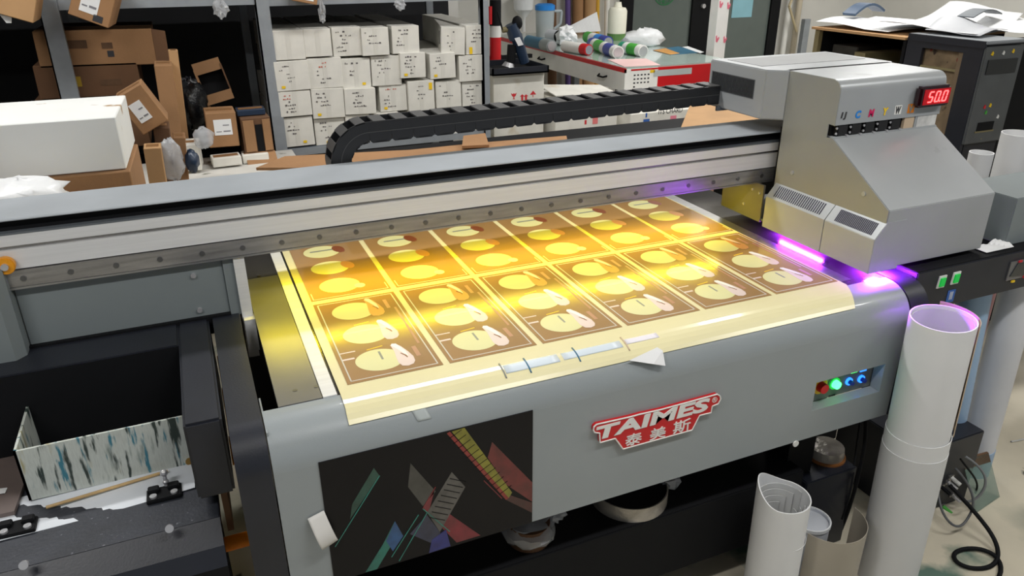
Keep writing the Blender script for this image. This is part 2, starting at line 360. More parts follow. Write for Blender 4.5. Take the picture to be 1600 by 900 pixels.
for a, b in (((.029, .676), (-.097, .498)), ((.119, .524), (.04, .412)), ((.142, .523), (.059, .392)), ((.30, .575), (.35, .50)), ((.168, .597), (.131, .54)), ((.131, .54), (.20, .44))):
    dx, dz = b[0] - a[0], b[1] - a[1]; l = math.hypot(dx, dz); nx, nz = -dz / l * .0012, dx / l * .0012
    flat([(a[0] + nx, a[1] + nz), (b[0] + nx, b[1] + nz), (b[0] - nx, b[1] - nz), (a[0] - nx, a[1] - nz)], dk(36, 120, 108) if b[1] < .53 and a[0] < .16 and dz < -.1 else dk(110, 24, 34), 5, 'printed_line')
for i in range(13):   # dark grid lines over the yellow beam and the grey beams
    t = i / 13; x, z = .222 + .145 * t, .74 - .235 * t
    flat([(x - .012, z - .006), (x + .022, z + .012), (x + .022, z + .0105), (x - .012, z - .0075)], stickk, 6, 'printed_line')
for i in range(8):
    t = i / 8; x, z = .228 - .07 * t, .60 - .12 * t
    flat([(x - .02, z + .012), (x + .022, z - .012), (x + .021, z - .0135), (x - .021, z + .0105)], stickk, 6, 'printed_line')
# folded masking-tape tab on the sticker's left edge
tt = obj('tape_tab', P().grid(lambda u, v: (-.152 + .040 * u + .022 * v, -.1535 - .030 * math.sin(v * 2.2) * (1 - .3 * u), .606 + .012 * u - .085 * v), 8, 10), M('white_masking_tape', (214, 212, 208), .6), pb, smooth=True, thick=.001)
tt['label'] = 'curled white tape tab beside the black sticker'
q = at(655, 634, 'y', -.12)
obj('tape_patch', P().grid(lambda u, v: (.125 + .035 * u + .012 * v, -.05 - .1015 * math.sin(.75 + .35 * v), .75 + .1015 * math.cos(.75 + .35 * v)), 4, 6), taper, pb, smooth=True, thick=.0006, label='clear tape patch on the rounded edge')

# ------------------------------------------------------------------ cream backing film and printed sheets
mb = P(); prof = [(1.14, .8535), (-.03, .8535)] + [(-.05 - .1028 * math.sin(a), .75 + .1028 * math.cos(a)) for a in [.0, .12, .25, .4, .55, .7, .82]]
n = len(prof); vs = []
for (y, z) in prof: vs += [(-.025 if y > -.1 else -.026, y, z), (1.609 if y > 0 else 1.609 + (y + .03) * .55, y, z)]
mb.add(vs, [(2 * i, 2 * i + 1, 2 * i + 3, 2 * i + 2) for i in range(n - 1)])
bf = obj('backing_film', mb, media, None, thick=.0012)
tag(bf, 'large cream backing film laid over the bed and the rounded front edge', 'film'); bf.location.z = .0003
def taped(px0, py0, px1, py1, wd, m, nm, lab, z=.8545):
    p, q2 = at(px0, py0, 'z', .857), at(px1, py1, 'z', .857); d = (q2 - p); d.z = 0; nrm = Vector((-d.y, d.x, 0)).normalized() * wd
    return p, q2, nrm
def curveY(s):      # point on the film's profile, s metres in front of y = -.03
    if s < .02: return (-.03 - s, .8545)
    a = (s - .02) / .1035; return (-.05 - .1040 * math.sin(a), .75 + .1040 * math.cos(a))
def film_strip(x0, x1, s0, s1, m, name, parent=None, skew=0., lift=0):
    def fn(u, v):
        y, z = curveY(s0 + (s1 - s0) * v); return (x0 + (x1 - x0) * u + skew * v, y, z + lift)
    return obj(name, P().grid(fn, 6, 6), m, parent, smooth=True, thick=.0008)
tp = film_strip(.392, .548, .034, .064, tapew, 'tape_strip'); tag(tp, 'pale blue tape strip on the film edge, the longest one on the left', 'tape')
tp = film_strip(.56, .742, .036, .062, tapew, 'tape_strip'); tag(tp, 'pale blue tape strip on the film edge, just left of the brown crease mark', 'tape')
tp = film_strip(.757, .862, .036, .056, M('white_tape', (222, 218, 224), .5), 'tape_strip'); tag(tp, 'short whitish tape strip right of the brown crease mark on the film edge', 'tape')
for x, m_ in ((.385, barg), (.455, teal), (.60, teal), (.752, tan)):
    film_strip(x, x + .004, .022, .078, m_, 'crease_mark', bf, lift=.0004)
pf = obj('paper_scrap', P().add([(.735, -.128, .815), (.80, -.150, .800), (.835, -.156, .790), (.842, -.128, .822), (.83, -.118, .830)], [(0, 1, 2, 3, 4)]), paper, None, thick=.0008)
tag(pf, 'torn white paper scrap hanging off the film edge', 'paper'); pf.location.y = -.006; pf.location.z = .012

SW, SL, PX, PY = .2516, .503, .27, .5305
def sheet_base(front):
    root = thing('printed_sheet', 'x', 'print', (0, 0, .8545), 'brown printed sheets on the bed')
    Z = .8545
    obj('sheet_film', P().box(0, SW, 0, SL, Z, Z + .0012), film, root)
    k = Z + .0012
    for j, cy in enumerate((.092, .252, .412)):
        m_ = cream
        obj('round_patch', P().disc(.105, cy, k, k + .0003, .064, .058, rot=-.15), m_, root)
        if front:
            fm = pinkw if j < 2 else peach
            pts = [(.150, .156), (.156, .163), (.166, .160), (.176, .140), (.186, .105), (.192, .074), (.190, .050), (.182, .036), (.166, .030), (.152, .036), (.146, .056), (.148, .085), (.152, .12)]
            dy = cy - .092
            obj('flap_patch', P().prism([(x, y + dy) for x, y in pts], 'z', k + .0003, k + .0006), fm, root)
            obj('flap_pale_print', P().prism([(x, y + dy) for x, y in [(.151, .155), (.156, .164), (.167, .160), (.180, .115), (.181, .085), (.176, .078), (.170, .105), (.162, .130)]], 'z', k + .0006, k + .0009), white if j < 2 else pinkw, root)  # paler print laid over the flap patch
            obj('thin_arc', P().prism([(.166, .104 + dy), (.176, .088 + dy), (.178, .076 + dy), (.175, .074 + dy), (.172, .086 + dy), (.164, .102 + dy)], 'z', k + .0009, k + .0011), brownp, root)
            if j < 2: obj('edge_mark', P().prism([(.085, .155 + dy), (.13, .162 + dy), (.13, .166 + dy), (.085, .159 + dy)], 'z', k, k + .0003), yst, root)
        else:
            fm = (pinkw, peach, brownp)[j]
            obj('flap_patch', P().disc(.165, cy - (.028 if j == 0 else -.004), k + .0003, k + .0006, .020 if j else .017, .036 if j else .018, rot=.25, n=24), fm, root)
            if j == 2: obj('print_bar', P().box(.065, .145, cy + .004, cy + .014, k + .0006, k + .0008), barg, root)
    if front:
        obj('print_bar', P().box(.110, .116, .09, .136, k + .0003, k + .0005), barg, root)
        obj('side_lettering', P().box(.223, .230, .140, .390, k, k + .0002), txtp, root)
        obj('side_emblem', P().box(.203, .214, .392, .455, k, k + .0002), txtp, root)
        obj('side_emblem', P().box(.201, .213, .072, .128, k, k + .0002), txtp, root)
        obj('corner_bar', P().box(.012, .055, .161, .166, k, k + .0002), pinkw, root); obj('corner_bar', P().box(.012, .045, .122, .130, k, k + .0002), pinkw, root)
        f = P(); e = .010; t = .0035
        f.box(e, SW - e, e, e + t, k, k + .0003).box(e, SW - e, SL - e - t, SL - e, k, k + .0003).box(e, e + t, e, SL - e, k, k + .0003).box(SW - e - t, SW - e, e, SL - e, k, k + .0003)
        obj('border_line', f, linew, root)
    else:
        f = P(); e = .006; t = .003
        f.box(e, SW - e, e, e + t, k, k + .0003).box(e, e + t, e, e + .05, k, k + .0003).box(SW - e - t, SW - e, e, e + .05, k, k + .0003)
        obj('border_line', f, linew, root)
    return root
def copy_tree(r):
    c = r.copy(); C.objects.link(c)
    for ch in r.children:
        d = ch.copy(); C.objects.link(d); d.parent = c; d.matrix_parent_inverse = ch.matrix_parent_inverse
    return c
pos = ['at the left end of the row', 'second from the left edge of the film', 'third from the left edge of the film', 'third from the right edge of the film', 'second from the right edge of the film', 'at the right end beside the carriage']
for row in (0, 1):
    base = sheet_base(row == 0)
    for i in range(6):
        o = base if i == 0 else copy_tree(base)
        o.location = (i * PX, row * PY, .8545)
        o['label'] = ('brown printed sheet, front row, ' if row == 0 else 'brown printed sheet, back row, ') + pos[i]

# ------------------------------------------------------------------ gantry beam
gb = thing('gantry_beam', 'long grey and aluminium gantry beam crossing above the printer bed', 'beam', (.7, .6, .85))
GX0, GX1 = -1.5, 2.5
GY = .54
obj('beam_core', P().box(GX0, GX1, GY + .022, .755, 1.04, 1.215), blackm, gb)
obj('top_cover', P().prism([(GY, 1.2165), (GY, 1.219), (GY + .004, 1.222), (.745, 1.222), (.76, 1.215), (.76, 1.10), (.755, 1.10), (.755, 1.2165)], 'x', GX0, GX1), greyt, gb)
obj('slot_lip', P().box(GX0, GX1, GY - .001, GY + .03, 1.180, 1.185), dgrey, gb)
obj('upper_rail_face', P().box(GX0, GX1, GY, GY + .03, 1.1495, 1.180), alu, gb)
obj('rail_groove', P().box(GX0, GX1, GY + .008, GY + .03, 1.137, 1.150), steelw, gb)
obj('lower_rail_face', P().box(GX0, GX1, GY, GY + .03, 1.086, 1.1385), alu, gb)
rs = obj('rail_strip', P().box(GX0, GX1, GY - .004, GY + .025, 1.036, 1.083), steelw, gb, bev=.0015)
obj('rail_lower_lip', P().box(GX0, GX1, GY - .006, GY + .03, 1.031, 1.0365), steel, gb)
bpx = [(107, 425), (181, 414), (249, 404), (316, 394), (378, 387), (440, 377), (500, 369), (557, 361), (612, 353), (665, 346), (716, 338), (766, 331), (814, 324)]
bx = [at(px, py, 'y', GY).x for px, py in bpx]; sp = .1226
x = bx[0]
bxs = []
k0 = bx[5]
bxs = [k0 + (i - 5) * (bx[12] - bx[5]) / 7 for i in range(-1, 24)]
for x in bxs:
    if x < 2.1: obj('rail_bolt', P().cyl((x, GY - .004, 1.059), (x, GY - .0065, 1.059), .0075, n=16).cyl((x, GY - .0065, 1.059), (x, GY - .0075, 1.059), .004, n=6), boltd, gb)
obj('beam_underside', P().box(GX0, GX1, GY + .03, .74, 1.034, 1.04), steel, gb)
ls = obj('lamp_strip', P().box(-.19, 1.61, .590, .610, 1.026, 1.034), dgrey, gb)
leds = P()
for i in range(59): leds.box(-.17 + i * .03, -.158 + i * .03, .584, .589, 1.0255, 1.030)
o = obj('led_dots', leds, leda, ls); o['kind'] = 'stuff'
# side panel and end post below the beam on the left
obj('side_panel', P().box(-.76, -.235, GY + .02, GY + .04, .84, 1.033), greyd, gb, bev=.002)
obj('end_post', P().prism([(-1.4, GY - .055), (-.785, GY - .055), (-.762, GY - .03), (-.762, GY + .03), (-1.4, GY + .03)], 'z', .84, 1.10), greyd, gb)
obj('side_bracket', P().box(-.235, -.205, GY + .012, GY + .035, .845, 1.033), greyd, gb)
obj('machined_upright', P().box(-.205, -.174, GY + .0, GY + .03, .70, 1.033), alu, gb)
obj('upright_foot', P().box(-.203, -.172, GY - .03, GY + .01, .735, .84), alu, gb)
for px, py in ((302, 430), (312, 484)):
    q = at(px, py, 'y', GY + .02); obj('panel_bolt', P().cyl((q.x, GY + .02, q.z), (q.x, GY + .013, q.z), .0075, n=16), chrome, gb)
ob_ = at(8, 416, 'y', GY - .02)
oc = obj('orange_clip', P().cyl((ob_.x, GY - .004, ob_.z), (ob_.x, GY - .024, ob_.z), .023, n=24).box(ob_.x - .06, ob_.x, GY - .020, GY - .004, ob_.z - .022, ob_.z + .022), M('orange_plastic', (226, 150, 20), .4), gb, bev=.002)
obj('clip_bolt', P().cyl((ob_.x, GY - .024, ob_.z), (ob_.x, GY - .032, ob_.z), .009), chrome, oc)
obj('rear_chain_tray', P().box(-.3, 2.3, .765, .885, 1.045, 1.075), dgrey, gb)

# ------------------------------------------------------------------ cable chain
cc = thing('cable_chain', 'black plastic cable chain looping along the back of the gantry beam', 'cable chain', (.27, .80, 1.08))
W0, W1 = .768, .868; H = .066; LP = .0735
def plate_mesh(y):
    p = P()
    p.prism([(.0, .0), (.0, H / 2), (LP, H / 2), (LP, .0), (LP - .001, -H / 2 + .004), (LP - .010, -H / 2 - .003), (.009, -H / 2 - .003), (.001, -H / 2 + .004)], 'y', y, y + .008)
    return p
def chain_link(front, back, tb, bb, ridge):
    o = obj('link', front, chainm, cc); obj('side_plate', back, chainm, o); obj('link_bar', tb, chaint, o); obj('link_bar', bb, chainm, o); obj('side_ridge', ridge, chaint, o); return o
proto = chain_link(plate_mesh(W0), plate_mesh(W1 - .008), P().box(LP * .22, LP * .78, W0, W1, H / 2 - .003, H / 2 + .002), P().box(LP * .25, LP * .75, W0, W1, -H / 2 - .001, -H / 2 + .003), P().box(.0, LP, W0 - .0012, W0, -.001, .001))
tilt = .0152
def put(o, x, z, ang): o.location = (x, 0, z); o.rotation_euler = (0, -ang, 0)
cxc, czc, Rm = .275, 1.208, .099
for k in range(19):
    o = proto if k == 0 else proto.copy()
    if k:
        C.objects.link(o)
        for ch in list(proto.children):
            d = ch.copy(); C.objects.link(d); d.parent = o
    put(o, cxc + k * LP, 1.307 + k * LP * tilt, math.atan(tilt))
NA = 7
for k in range(NA):
    a0, a1 = PI / 2 + k * PI / NA, PI / 2 + (k + 1) * PI / NA; ri, ro, rm_ = Rm - H / 2, Rm + H / 2, Rm
    def sec(r0, r1, b0, b1, y0, y1, n=6):
        pl = [(cxc + r1 * math.cos(b0 + (b1 - b0) * i / n), czc + r1 * math.sin(b0 + (b1 - b0) * i / n)) for i in range(n + 1)] + [(cxc + r0 * math.cos(b1 + (b0 - b1) * i / n), czc + r0 * math.sin(b1 + (b0 - b1) * i / n)) for i in range(n + 1)]
        return P().prism(pl, 'y', y0, y1)
    m0, m1 = a0 + (a1 - a0) * .2, a0 + (a1 - a0) * .75
    chain_link(sec(ri, ro, a0, a1, W0, W0 + .008), sec(ri, ro, a0, a1, W1 - .008, W1), sec(ro - .003, ro + .002, m0, m1, W0, W1), sec(ri - .002, ri + .002, m0, m1, W0, W1), sec(Rm - .001, Rm + .001, a0, a1, W0 - .0012, W0))
for k in range(6):
    o = proto.copy(); C.objects.link(o)
    for ch in list(proto.children):
        d = ch.copy(); C.objects.link(d); d.parent = o
    put(o, cxc + (k + 1) * LP, czc - Rm, PI)
obj('end_bracket', P().box(1.66, 1.72, W0 - .004, W1, 1.285, 1.30).box(1.64, 1.735, W0 - .012, W0 - .002, 1.268, 1.286), dgrey, cc)
obj('cable', P().tube([(cxc, .81, 1.300), (.8, .81, 1.308), (1.7, .81, 1.322)], .013, 8).tube([(cxc, .84, 1.300), (.8, .84, 1.308), (1.7, .84, 1.322)], .011, 8), M('pale_cables', (150, 150, 152), .5), cc)

# ------------------------------------------------------------------ print carriage
pc = thing('print_carriage', 'grey sheet-metal printhead carriage with red digit display and sloped hood', 'carriage', (1.95, .3, .885))
XL, XR = 1.722, 2.205
UT = 1.452
ur = [(.235, 1.305), (.235, 1.415)] + [(.272 - .037 * math.cos(a), 1.415 + .037 * math.sin(a)) for a in [i * PI / 2 / 8 for i in range(1, 9)]]
obj('upper_hood', P().prism(ur + [(.50, UT), (.50, 1.305)], 'x', XL, XR), hood, pc, smooth=True)
obj('rear_housing', P().prism([(XL - .002, .475), (1.655, .525), (1.655, .845), (2.235, .845), (2.235, .5), (XR, .475)], 'z', 1.278, UT), hood, pc, bev=.004)
obj('rear_recess', P().box(1.70, 2.20, .60, .80, UT, UT + .0012), M('recess_grey', (138, 140, 141), .55, .2), pc)
gr = P()
for i in range(34): gr.box(1.6535, 1.656, .58 + i * .0072, .5835 + i * .0072, 1.345, 1.408)
obj('side_grille', P().box(1.6542, 1.656, .575, .828, 1.342, 1.411), hoodd, pc)
o = obj('grille_slots', gr, blackm, pc); o['kind'] = 'stuff'
lower = [(-.04, .89), (-.04, 1.09), (.235, 1.262), (.235, 1.266), (.30, 1.266), (.30, .89)]
obj('sloped_hood', P().prism(lower, 'x', XL, XR), hood, pc, bev=.0025)
obj('lower_body', P().box(XL, XR, .30, .468, .89, 1.262), hood, pc)
obj('side_wall', P().prism([(-.0395, .89), (-.0395, 1.089), (.2345, 1.2615), (.262, 1.2615), (.262, 1.306)] + [(y + .0006, z - .0006) for y, z in ur[0:]] + [(.475, UT - .0008), (.475, .89)], 'x', XL - .003, XL), M('side_wall_paint', (150, 153, 150), .35, .25, .05, 4), pc)
obj('dark_gap_block', P().box(1.768, 2.15, .47, .534, 1.03, 1.24), blackm, pc)  # black block added to stand in for the dark gap at the beam end
obj('slot_backing', P().box(XL + .004, XR - .004, .256, .268, 1.262, 1.31), blackm, pc)
obj('slot_floor', P().box(XL, XR, .25, .30, 1.258, 1.264), hoodd, pc)
for i in range(5):
    x = 1.738 + i * .0605
    h = obj('ink_valve', P().box(x, x + .046, .2365, .262, 1.266, 1.304), M('valve_black', (26, 26, 28), .3), pc, bev=.003)
    obj('valve_pin', P().cyl((x - .004, .240, 1.294), (x - .004, .236, 1.294), .004, n=10).cyl((x - .004, .240, 1.276), (x - .004, .236, 1.276), .004, n=10).cyl((x + .044, .242, 1.266), (x + .044, .232, 1.266), .0045, n=10), chrome, h)
obj('slot_window', P().box(2.044, 2.090, .2385, .25, 1.266, 1.305), tan, pc)
obj('slot_window', P().box(2.105, 2.198, .2375, .25, 1.265, 1.307), M('bright_foil', (214, 214, 212), .3, .2, .25, 30, bump=.4, bscale=40), pc, label='crumpled foil window in the slot')
obj('slot_post', P().box(2.094, 2.103, .238, .26, 1.264, 1.306), hood, pc)
for s_, xa, m_, bgm in (('I J', 1.739, inkk, None), ('C', 1.803, bluel, None), ('M', 1.862, M('magenta_decal', (205, 20, 90), .5, 0, 0), None), ('Y', 1.926, yst, None), ('W', 1.985, inkk, white), ('V', 2.046, barg, M('orange_decal', (226, 130, 16), .5, 0, 0))):
    if bgm: obj('decal', P().box(xa - .003, xa + .028, .2342, .2352, 1.320, 1.351), bgm, pc)
    text('decal_letter', s_, xa, xa + .024, 1.322, 1.348, .2342, m_, pc, .0008, .05, .1)
dp = obj('display', P().box(2.058, 2.205, .205, .236, 1.340, 1.412), M('display_bezel', (40, 10, 16), .25, coat=.5), pc, bev=.008, label='red digital display reading 50.0')
obj('display_lens', P().box(2.072, 2.196, .2035, .206, 1.350, 1.402), ledrb, dp)
seg = {'5': 'afgcd', '0': 'abcdef'}
def digit(ch, x, z, w_, h_):
    p = P(); t = .0042; y0, y1 = .2015, .2036; sh = .006
    S = {'a': (0, w_, h_, h_), 'd': (0, w_, 0, 0), 'g': (0, w_, h_ / 2, h_ / 2), 'f': (0, 0, h_ / 2, h_), 'e': (0, 0, 0, h_ / 2), 'b': (w_, w_, h_ / 2, h_), 'c': (w_, w_, 0, h_ / 2)}
    for k_ in seg[ch]:
        a0, a1, c0, c1 = S[k_]; q = lambda u, v: (x + u + sh * v / h_, z + v)
        if a0 == a1: pl = [q(a0 - t / 2, c0 + .001), q(a0 + t / 2, c0 + .001), q(a0 + t / 2, c1 - .001), q(a0 - t / 2, c1 - .001)]
        else: pl = [q(a0 + .001, c0 - t / 2), q(a1 - .001, c0 - t / 2), q(a1 - .001, c0 + t / 2), q(a0 + .001, c0 + t / 2)]
        p.prism(pl, 'y', y0, y1)
    obj('lit_digit', p, ledr, dp)
for ch, x in zip('500', (2.092, 2.124, 2.159)): digit(ch, x, 1.359, .018, .034)
obj('lit_point', P().box(2.147, 2.152, .2015, .2036, 1.357, 1.362), ledr, dp)
# lamp housings on the carriage's left side
for (ya, yb, xr) in ((.1735, .466, XL), (-.0425, .1715, 1.808)):
    h = obj('lamp_housing', P().prism([(1.680, .882), (1.680, 1.0), (1.722, 1.052), (xr if xr > 1.75 else 1.7225, 1.053), (xr if xr > 1.75 else 1.7225, .882)], 'y', ya, yb), hood, pc, bev=.0015)
    p = P(); nS = 24
    for i in range(nS):
        y0 = ya + (.03 if xr < 1.75 else .022) + i * (yb - ya - .055) / nS
        a_, b_ = Vector((1.6862, 0, 1.0078)), Vector((1.7145, 0, 1.0428)); nn = Vector((-.6, 0, .5)).normalized() * .0006
        p.quadslab([(a_.x, y0, a_.z), (a_.x, y0 + .0050, a_.z), (b_.x, y0 + .0080, b_.z), (b_.x, y0 + .0030, b_.z)], nn)
    o = obj('vent_slots', p, M('vent_dark', (40, 38, 60), .6), h); o['kind'] = 'stuff'
for px, py in ((1238, 270), (1350, 303), (1218, 203)):
    q = at(px, py, 'x', XL - .003)
    if q.y < .46: obj('panel_screw', P().cyl((q.x, q.y, q.z), (q.x - .003, q.y, q.z), .0075, n=16), hood, pc)
obj('guide_plate', P().box(1.695, 1.703, .50, .735, .885, 1.030), M('bare_steel_plate', (128, 126, 116), .35, .5), pc, label='bare metal plate under the beam')
for y, z in ((.56, 1.0), (.52, .995), (.60, .93)): obj('plate_screw', P().cyl((1.695, y, z), (1.692, y, z), .005, n=12), chrome, pc)
obj('guide_plate', P().box(1.70, 2.15, .47, .74, .89, .90), dgrey, pc)
for (yc, ly, xc_, wx) in ((.33, .22, 1.755, .018), (.0, .06, 1.775, .034)):
    obj('curing_lamp', P().box(xc_ - wx, xc_ + wx, yc - ly / 2 - .01, yc + ly / 2 + .01, .8802, .891), dgrey, pc)

# ------------------------------------------------------------------ right side housing with the power buttons
sh_ = thing('side_housing', 'black electrical housing to the right of the printer with two green switches', 'housing', (2.4, .3, .7))
HY = -.08
obj('housing_body', P().box(1.866, 4.2, HY, .6, .715, .868), black, sh_, bev=.003)
obj('housing_top', P().box(1.866, 4.2, HY + .004, .6, .868, .8715), blackm, sh_)
for px, py in ((1470, 440), (1492, 434)):
    q = at(px, py, 'y', HY)
    f = obj('power_switch', P().prism([(q.x - .017, q.z - .022), (q.x + .017, q.z - .022), (q.x + .020, q.z + .022), (q.x - .014, q.z + .022)], 'y', HY - .004, HY), white, sh_)
    obj('rocker', P().prism([(q.x - .011, q.z - .015), (q.x + .011, q.z - .015), (q.x + .013, q.z + .015), (q.x - .009, q.z + .015)], 'y', HY - .009, HY - .004), swg, f)
q = at(1485, 462, 'y', HY); lb_ = obj('label_plate', P().box(q.x - .018, q.x + .018, HY - .002, HY, q.z - .024, q.z + .022), inkb, sh_)
text('label_mark', 'III', q.x - .007, q.x + .007, q.z - .014, q.z + .016, HY - .002, white, lb_, .0005)
q = at(1588, 421, 'y', HY); dpn = obj('meter_window', P().box(q.x - .045, q.x + .07, HY - .004, HY, q.z - .036, q.z + .036), plate, sh_)
obj('meter_glass', P().prism([(q.x - .035, q.z - .02), (q.x + .06, q.z - .028), (q.x + .065, q.z + .02), (q.x - .01, q.z + .028)], 'y', HY - .007, HY - .004), ink, dpn)
for dx, dz, m_ in ((.0, .034, inkr), (.04, .04, yst), (-.01, -.042, yst), (.05, -.034, inkr)): obj('mark', P().box(q.x + dx - .008, q.x + dx + .008, HY - .0085, HY - .004, q.z + dz - .004, q.z + dz + .003), m_, dpn)
for x in (2.0, 3.9): obj('support_leg', P().box(x, x + .06, .35, .41, FZ, .715), blackm, sh_)
tb_ = thing('grey_terminal_box', 'small grey metal box standing on the black housing right of the carriage', 'box', (2.5, 0, .8715))
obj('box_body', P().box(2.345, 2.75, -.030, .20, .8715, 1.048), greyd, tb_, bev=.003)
pp = P().grid(lambda u, v: (2.22 + .14 * u, -.055 + .05 * v, .876 + .028 * abs(math.sin(7 * u + 3 * v)) * (v) * u), 12, 5)
tag(obj('crumpled_tissue', pp, paper, thick=.001), 'crumpled white tissue stuck under the grey terminal box', 'tissue')

# ------------------------------------------------------------------ maintenance station, left
ms = thing('maintenance_station', 'black metal ink station frame left of the printer bed', 'frame', (-.6, .25, FZ))
obj('side_bar', P().box(-.385, -.300, -.02, .56, .635, .85), black, ms, bev=.006)
obj('rear_bar', P().box(-1.6, -.385, .405, .56, .70, .85), black, ms, bev=.004); obj('rear_bar_shade', P().box(-1.6, -.386, .4035, .406, .60, .846), blackm, ms)  # added black panel puts the shade of the frame's interior into colour
obj('rear_gap_cover', P().box(-1.5, -.235, .545, .565, .80, .856), blackm, ms)
obj('lower_plate', P().box(-1.5, -.345, -.055, .56, .585, .60), blackw, ms, bev=.002)
obj('front_lip', P().prism([(-.055, .60), (-.055, .57), (-.10, .52), (-.125, .50), (-.13, .51), (-.105, .555)], 'x', -1.5, -.345), black, ms)
obj('front_lip_foot', P().box(-1.5, -.345, -.13, -.10, .455, .512), blackm, ms)
for x in (-.42, -1.45): obj('leg', P().box(x, x + .06, .2, .26, FZ, .585), blackm, ms)
def hinge(px, py, ball):
    q = at(px, py, 'z', .612)
    h = obj('hinge_bracket', P().box(q.x - .040, q.x + .040, q.y - .026, q.y + .026, .60, .611).box(q.x - .036, q.x - .010, q.y, q.y + .022, .611, .622).box(q.x + .010, q.x + .036, q.y, q.y + .022, .611, .622), blackm, ms, bev=.002)
    for dx in (-.024, .024): obj('hinge_bolt', P().cyl((q.x + dx, q.y - .012, .611), (q.x + dx, q.y - .012, .616), .0085, n=16).cyl((q.x + dx, q.y - .012, .616), (q.x + dx, q.y - .012, .6165), .0045, n=6), chrome, h)
    if ball: obj('ball_stud', P().cyl((q.x + .006, q.y + .024, .611), (q.x + .006, q.y + .03, .640), .005).blob((q.x + .006, q.y + .031, .645), (.0095, .0095, .0095), 0).blob((q.x + .006, q.y + .026, .622), (.008, .008, .006), 0), chrome, h, smooth=True)
hinge(256, 768, True); hinge(26, 822, False)
for px, py, y in ((265, 825, -.08), (38, 882, -.08)):
    q = at(px, py, 'y', y); obj('lip_screw', P().cyl((q.x, y, q.z), (q.x, y - .008, q.z + .004), .0095, n=16), chrome, ms)
tk = thing('ink_tank', 'ink-stained pale waste tray sunk in the black station frame', 'tray', (-.58, .33, .605))
TX0, TX1, TY0, TY1, TZ0, TZ1 = -.775, -.392, .188, .53, .605, .752
obj('front_wall', P().box(TX0, TX1, TY0, TY0 + .006, TZ0, TZ1), tankm, tk)
obj('left_wall', P().prism([(TY0, TZ0), (TY1, TZ0), (TY1, TZ1), (TY0, TZ1)], 'x', TX0, TX0 + .006), tankm, tk)
obj('right_wall', P().box(TX1 - .006, TX1, TY0, .40, TZ0, TZ1), ink, tk)
obj('back_wall', P().box(TX0, TX1, TY1 - .006, TY1, TZ0, .697), ink, tk)
obj('ink_bottom', P().grid(lambda u, v: (TX0 + .006 + (TX1 - TX0 - .012) * u, TY0 + .006 + (TY1 - TY0 - .012) * v, TZ0 + .02 + .012 * math.sin(9 * u + 4 * v) * math.sin(5 * v) + .05 * max(0, .25 - v) * 2), 24, 20), ink, tk, smooth=True)
obj('stained_rag', P().blob((-.70, .25, .65), (.05, .045, .03), .3, seed=4), M('ink_rag', (30, 60, 62), .4, 0, .6, 20), tk)
pa = obj('tray_paper', P().grid(lambda u, v: (-1.05 + .655 * u, .045 + .16 * v + .035 * u, .602 + .003 * math.sin(7 * u + 3 * v)), 20, 6), M('blue_marked_paper', (210, 215, 222), .6, 0, .05, 8, spots=[(5, .70, .73, (110, 150, 190))]), None, thick=.0012)
tag(pa, 'white paper sheet with blue smears under the stained ink tray', 'paper')
sk = obj('wood_stick', P().cyl(at(72, 793, 'z', .611), at(262, 736, 'z', .611), .0042, n=10), wood); tag(sk, 'thin bare wooden stick lying in front of the stained ink tray', 'stick')
kn = obj('brass_cap', P().cyl((-.402, .205, .613), (-.402, .185, .613), .011), M('dull_brass', (150, 118, 60), .4, .6)); tag(kn, 'small dull brass cap at the ink tray corner by the black side bar', 'cap')
q = at(20, 690, 'z', .61)
cb = obj('dark_scrap_board', P().prism([(-1.2, .16), (-.80, .15), (-.79, .34), (-.84, .52), (-1.2, .52)], 'z', .601, .612), M('brown_grey_board', (104, 92, 88), .6, 0, .25, 5)); tag(cb, 'dark brownish board left of the stained ink tray', 'board')
pw_ = obj('torn_paper', P().grid(lambda u, v: (-1.1 + .27 * u, .28 + .12 * v - .05 * u, .616 + .02 * math.sin(5 * u) * v), 10, 5), paper, None, thick=.001); tag(pw_, 'torn white paper on the dark board left of the ink tray', 'paper')
am = thing('amber_tube', 'dark amber tube with bright orange end cap below the black side bar', 'tube', (-.375, .2, .39))
e_ = at(340, 885, 'y', .0)
obj('tube_body', P().cyl((e_.x, .001, e_.z + .004), (e_.x + .004, .50, e_.z + .045), .021, n=24), amberd, am, smooth=True)
obj('end_cap', P().cyl((e_.x, -.006, e_.z), (e_.x, .004, e_.z + .001), .0225, n=28), amber, am)
obj('side_arm', P().cyl((e_.x + .015, .06, e_.z + .012), (e_.x + .085, .06, e_.z + .012), .020, n=20), amber, am, smooth=True)
obj('hanger', P().box(e_.x - .004, e_.x + .004, .22, .26, e_.z + .02, .60), amberd, am)
obj('side_strap', P().box(e_.x + .036, e_.x + .052, .1, .55, e_.z + .02, .60), M('brown_strap', (120, 84, 52), .6), am)
tn = P().tube([(-.293, .0 + i * .02, .70 + .03 * math.sin(i * .5)) for i in range(28)], .003, 6)
tag(obj('orange_tubing', tn, amber), 'thin orange tubing in the gap beside the black left end cap', 'tubing')

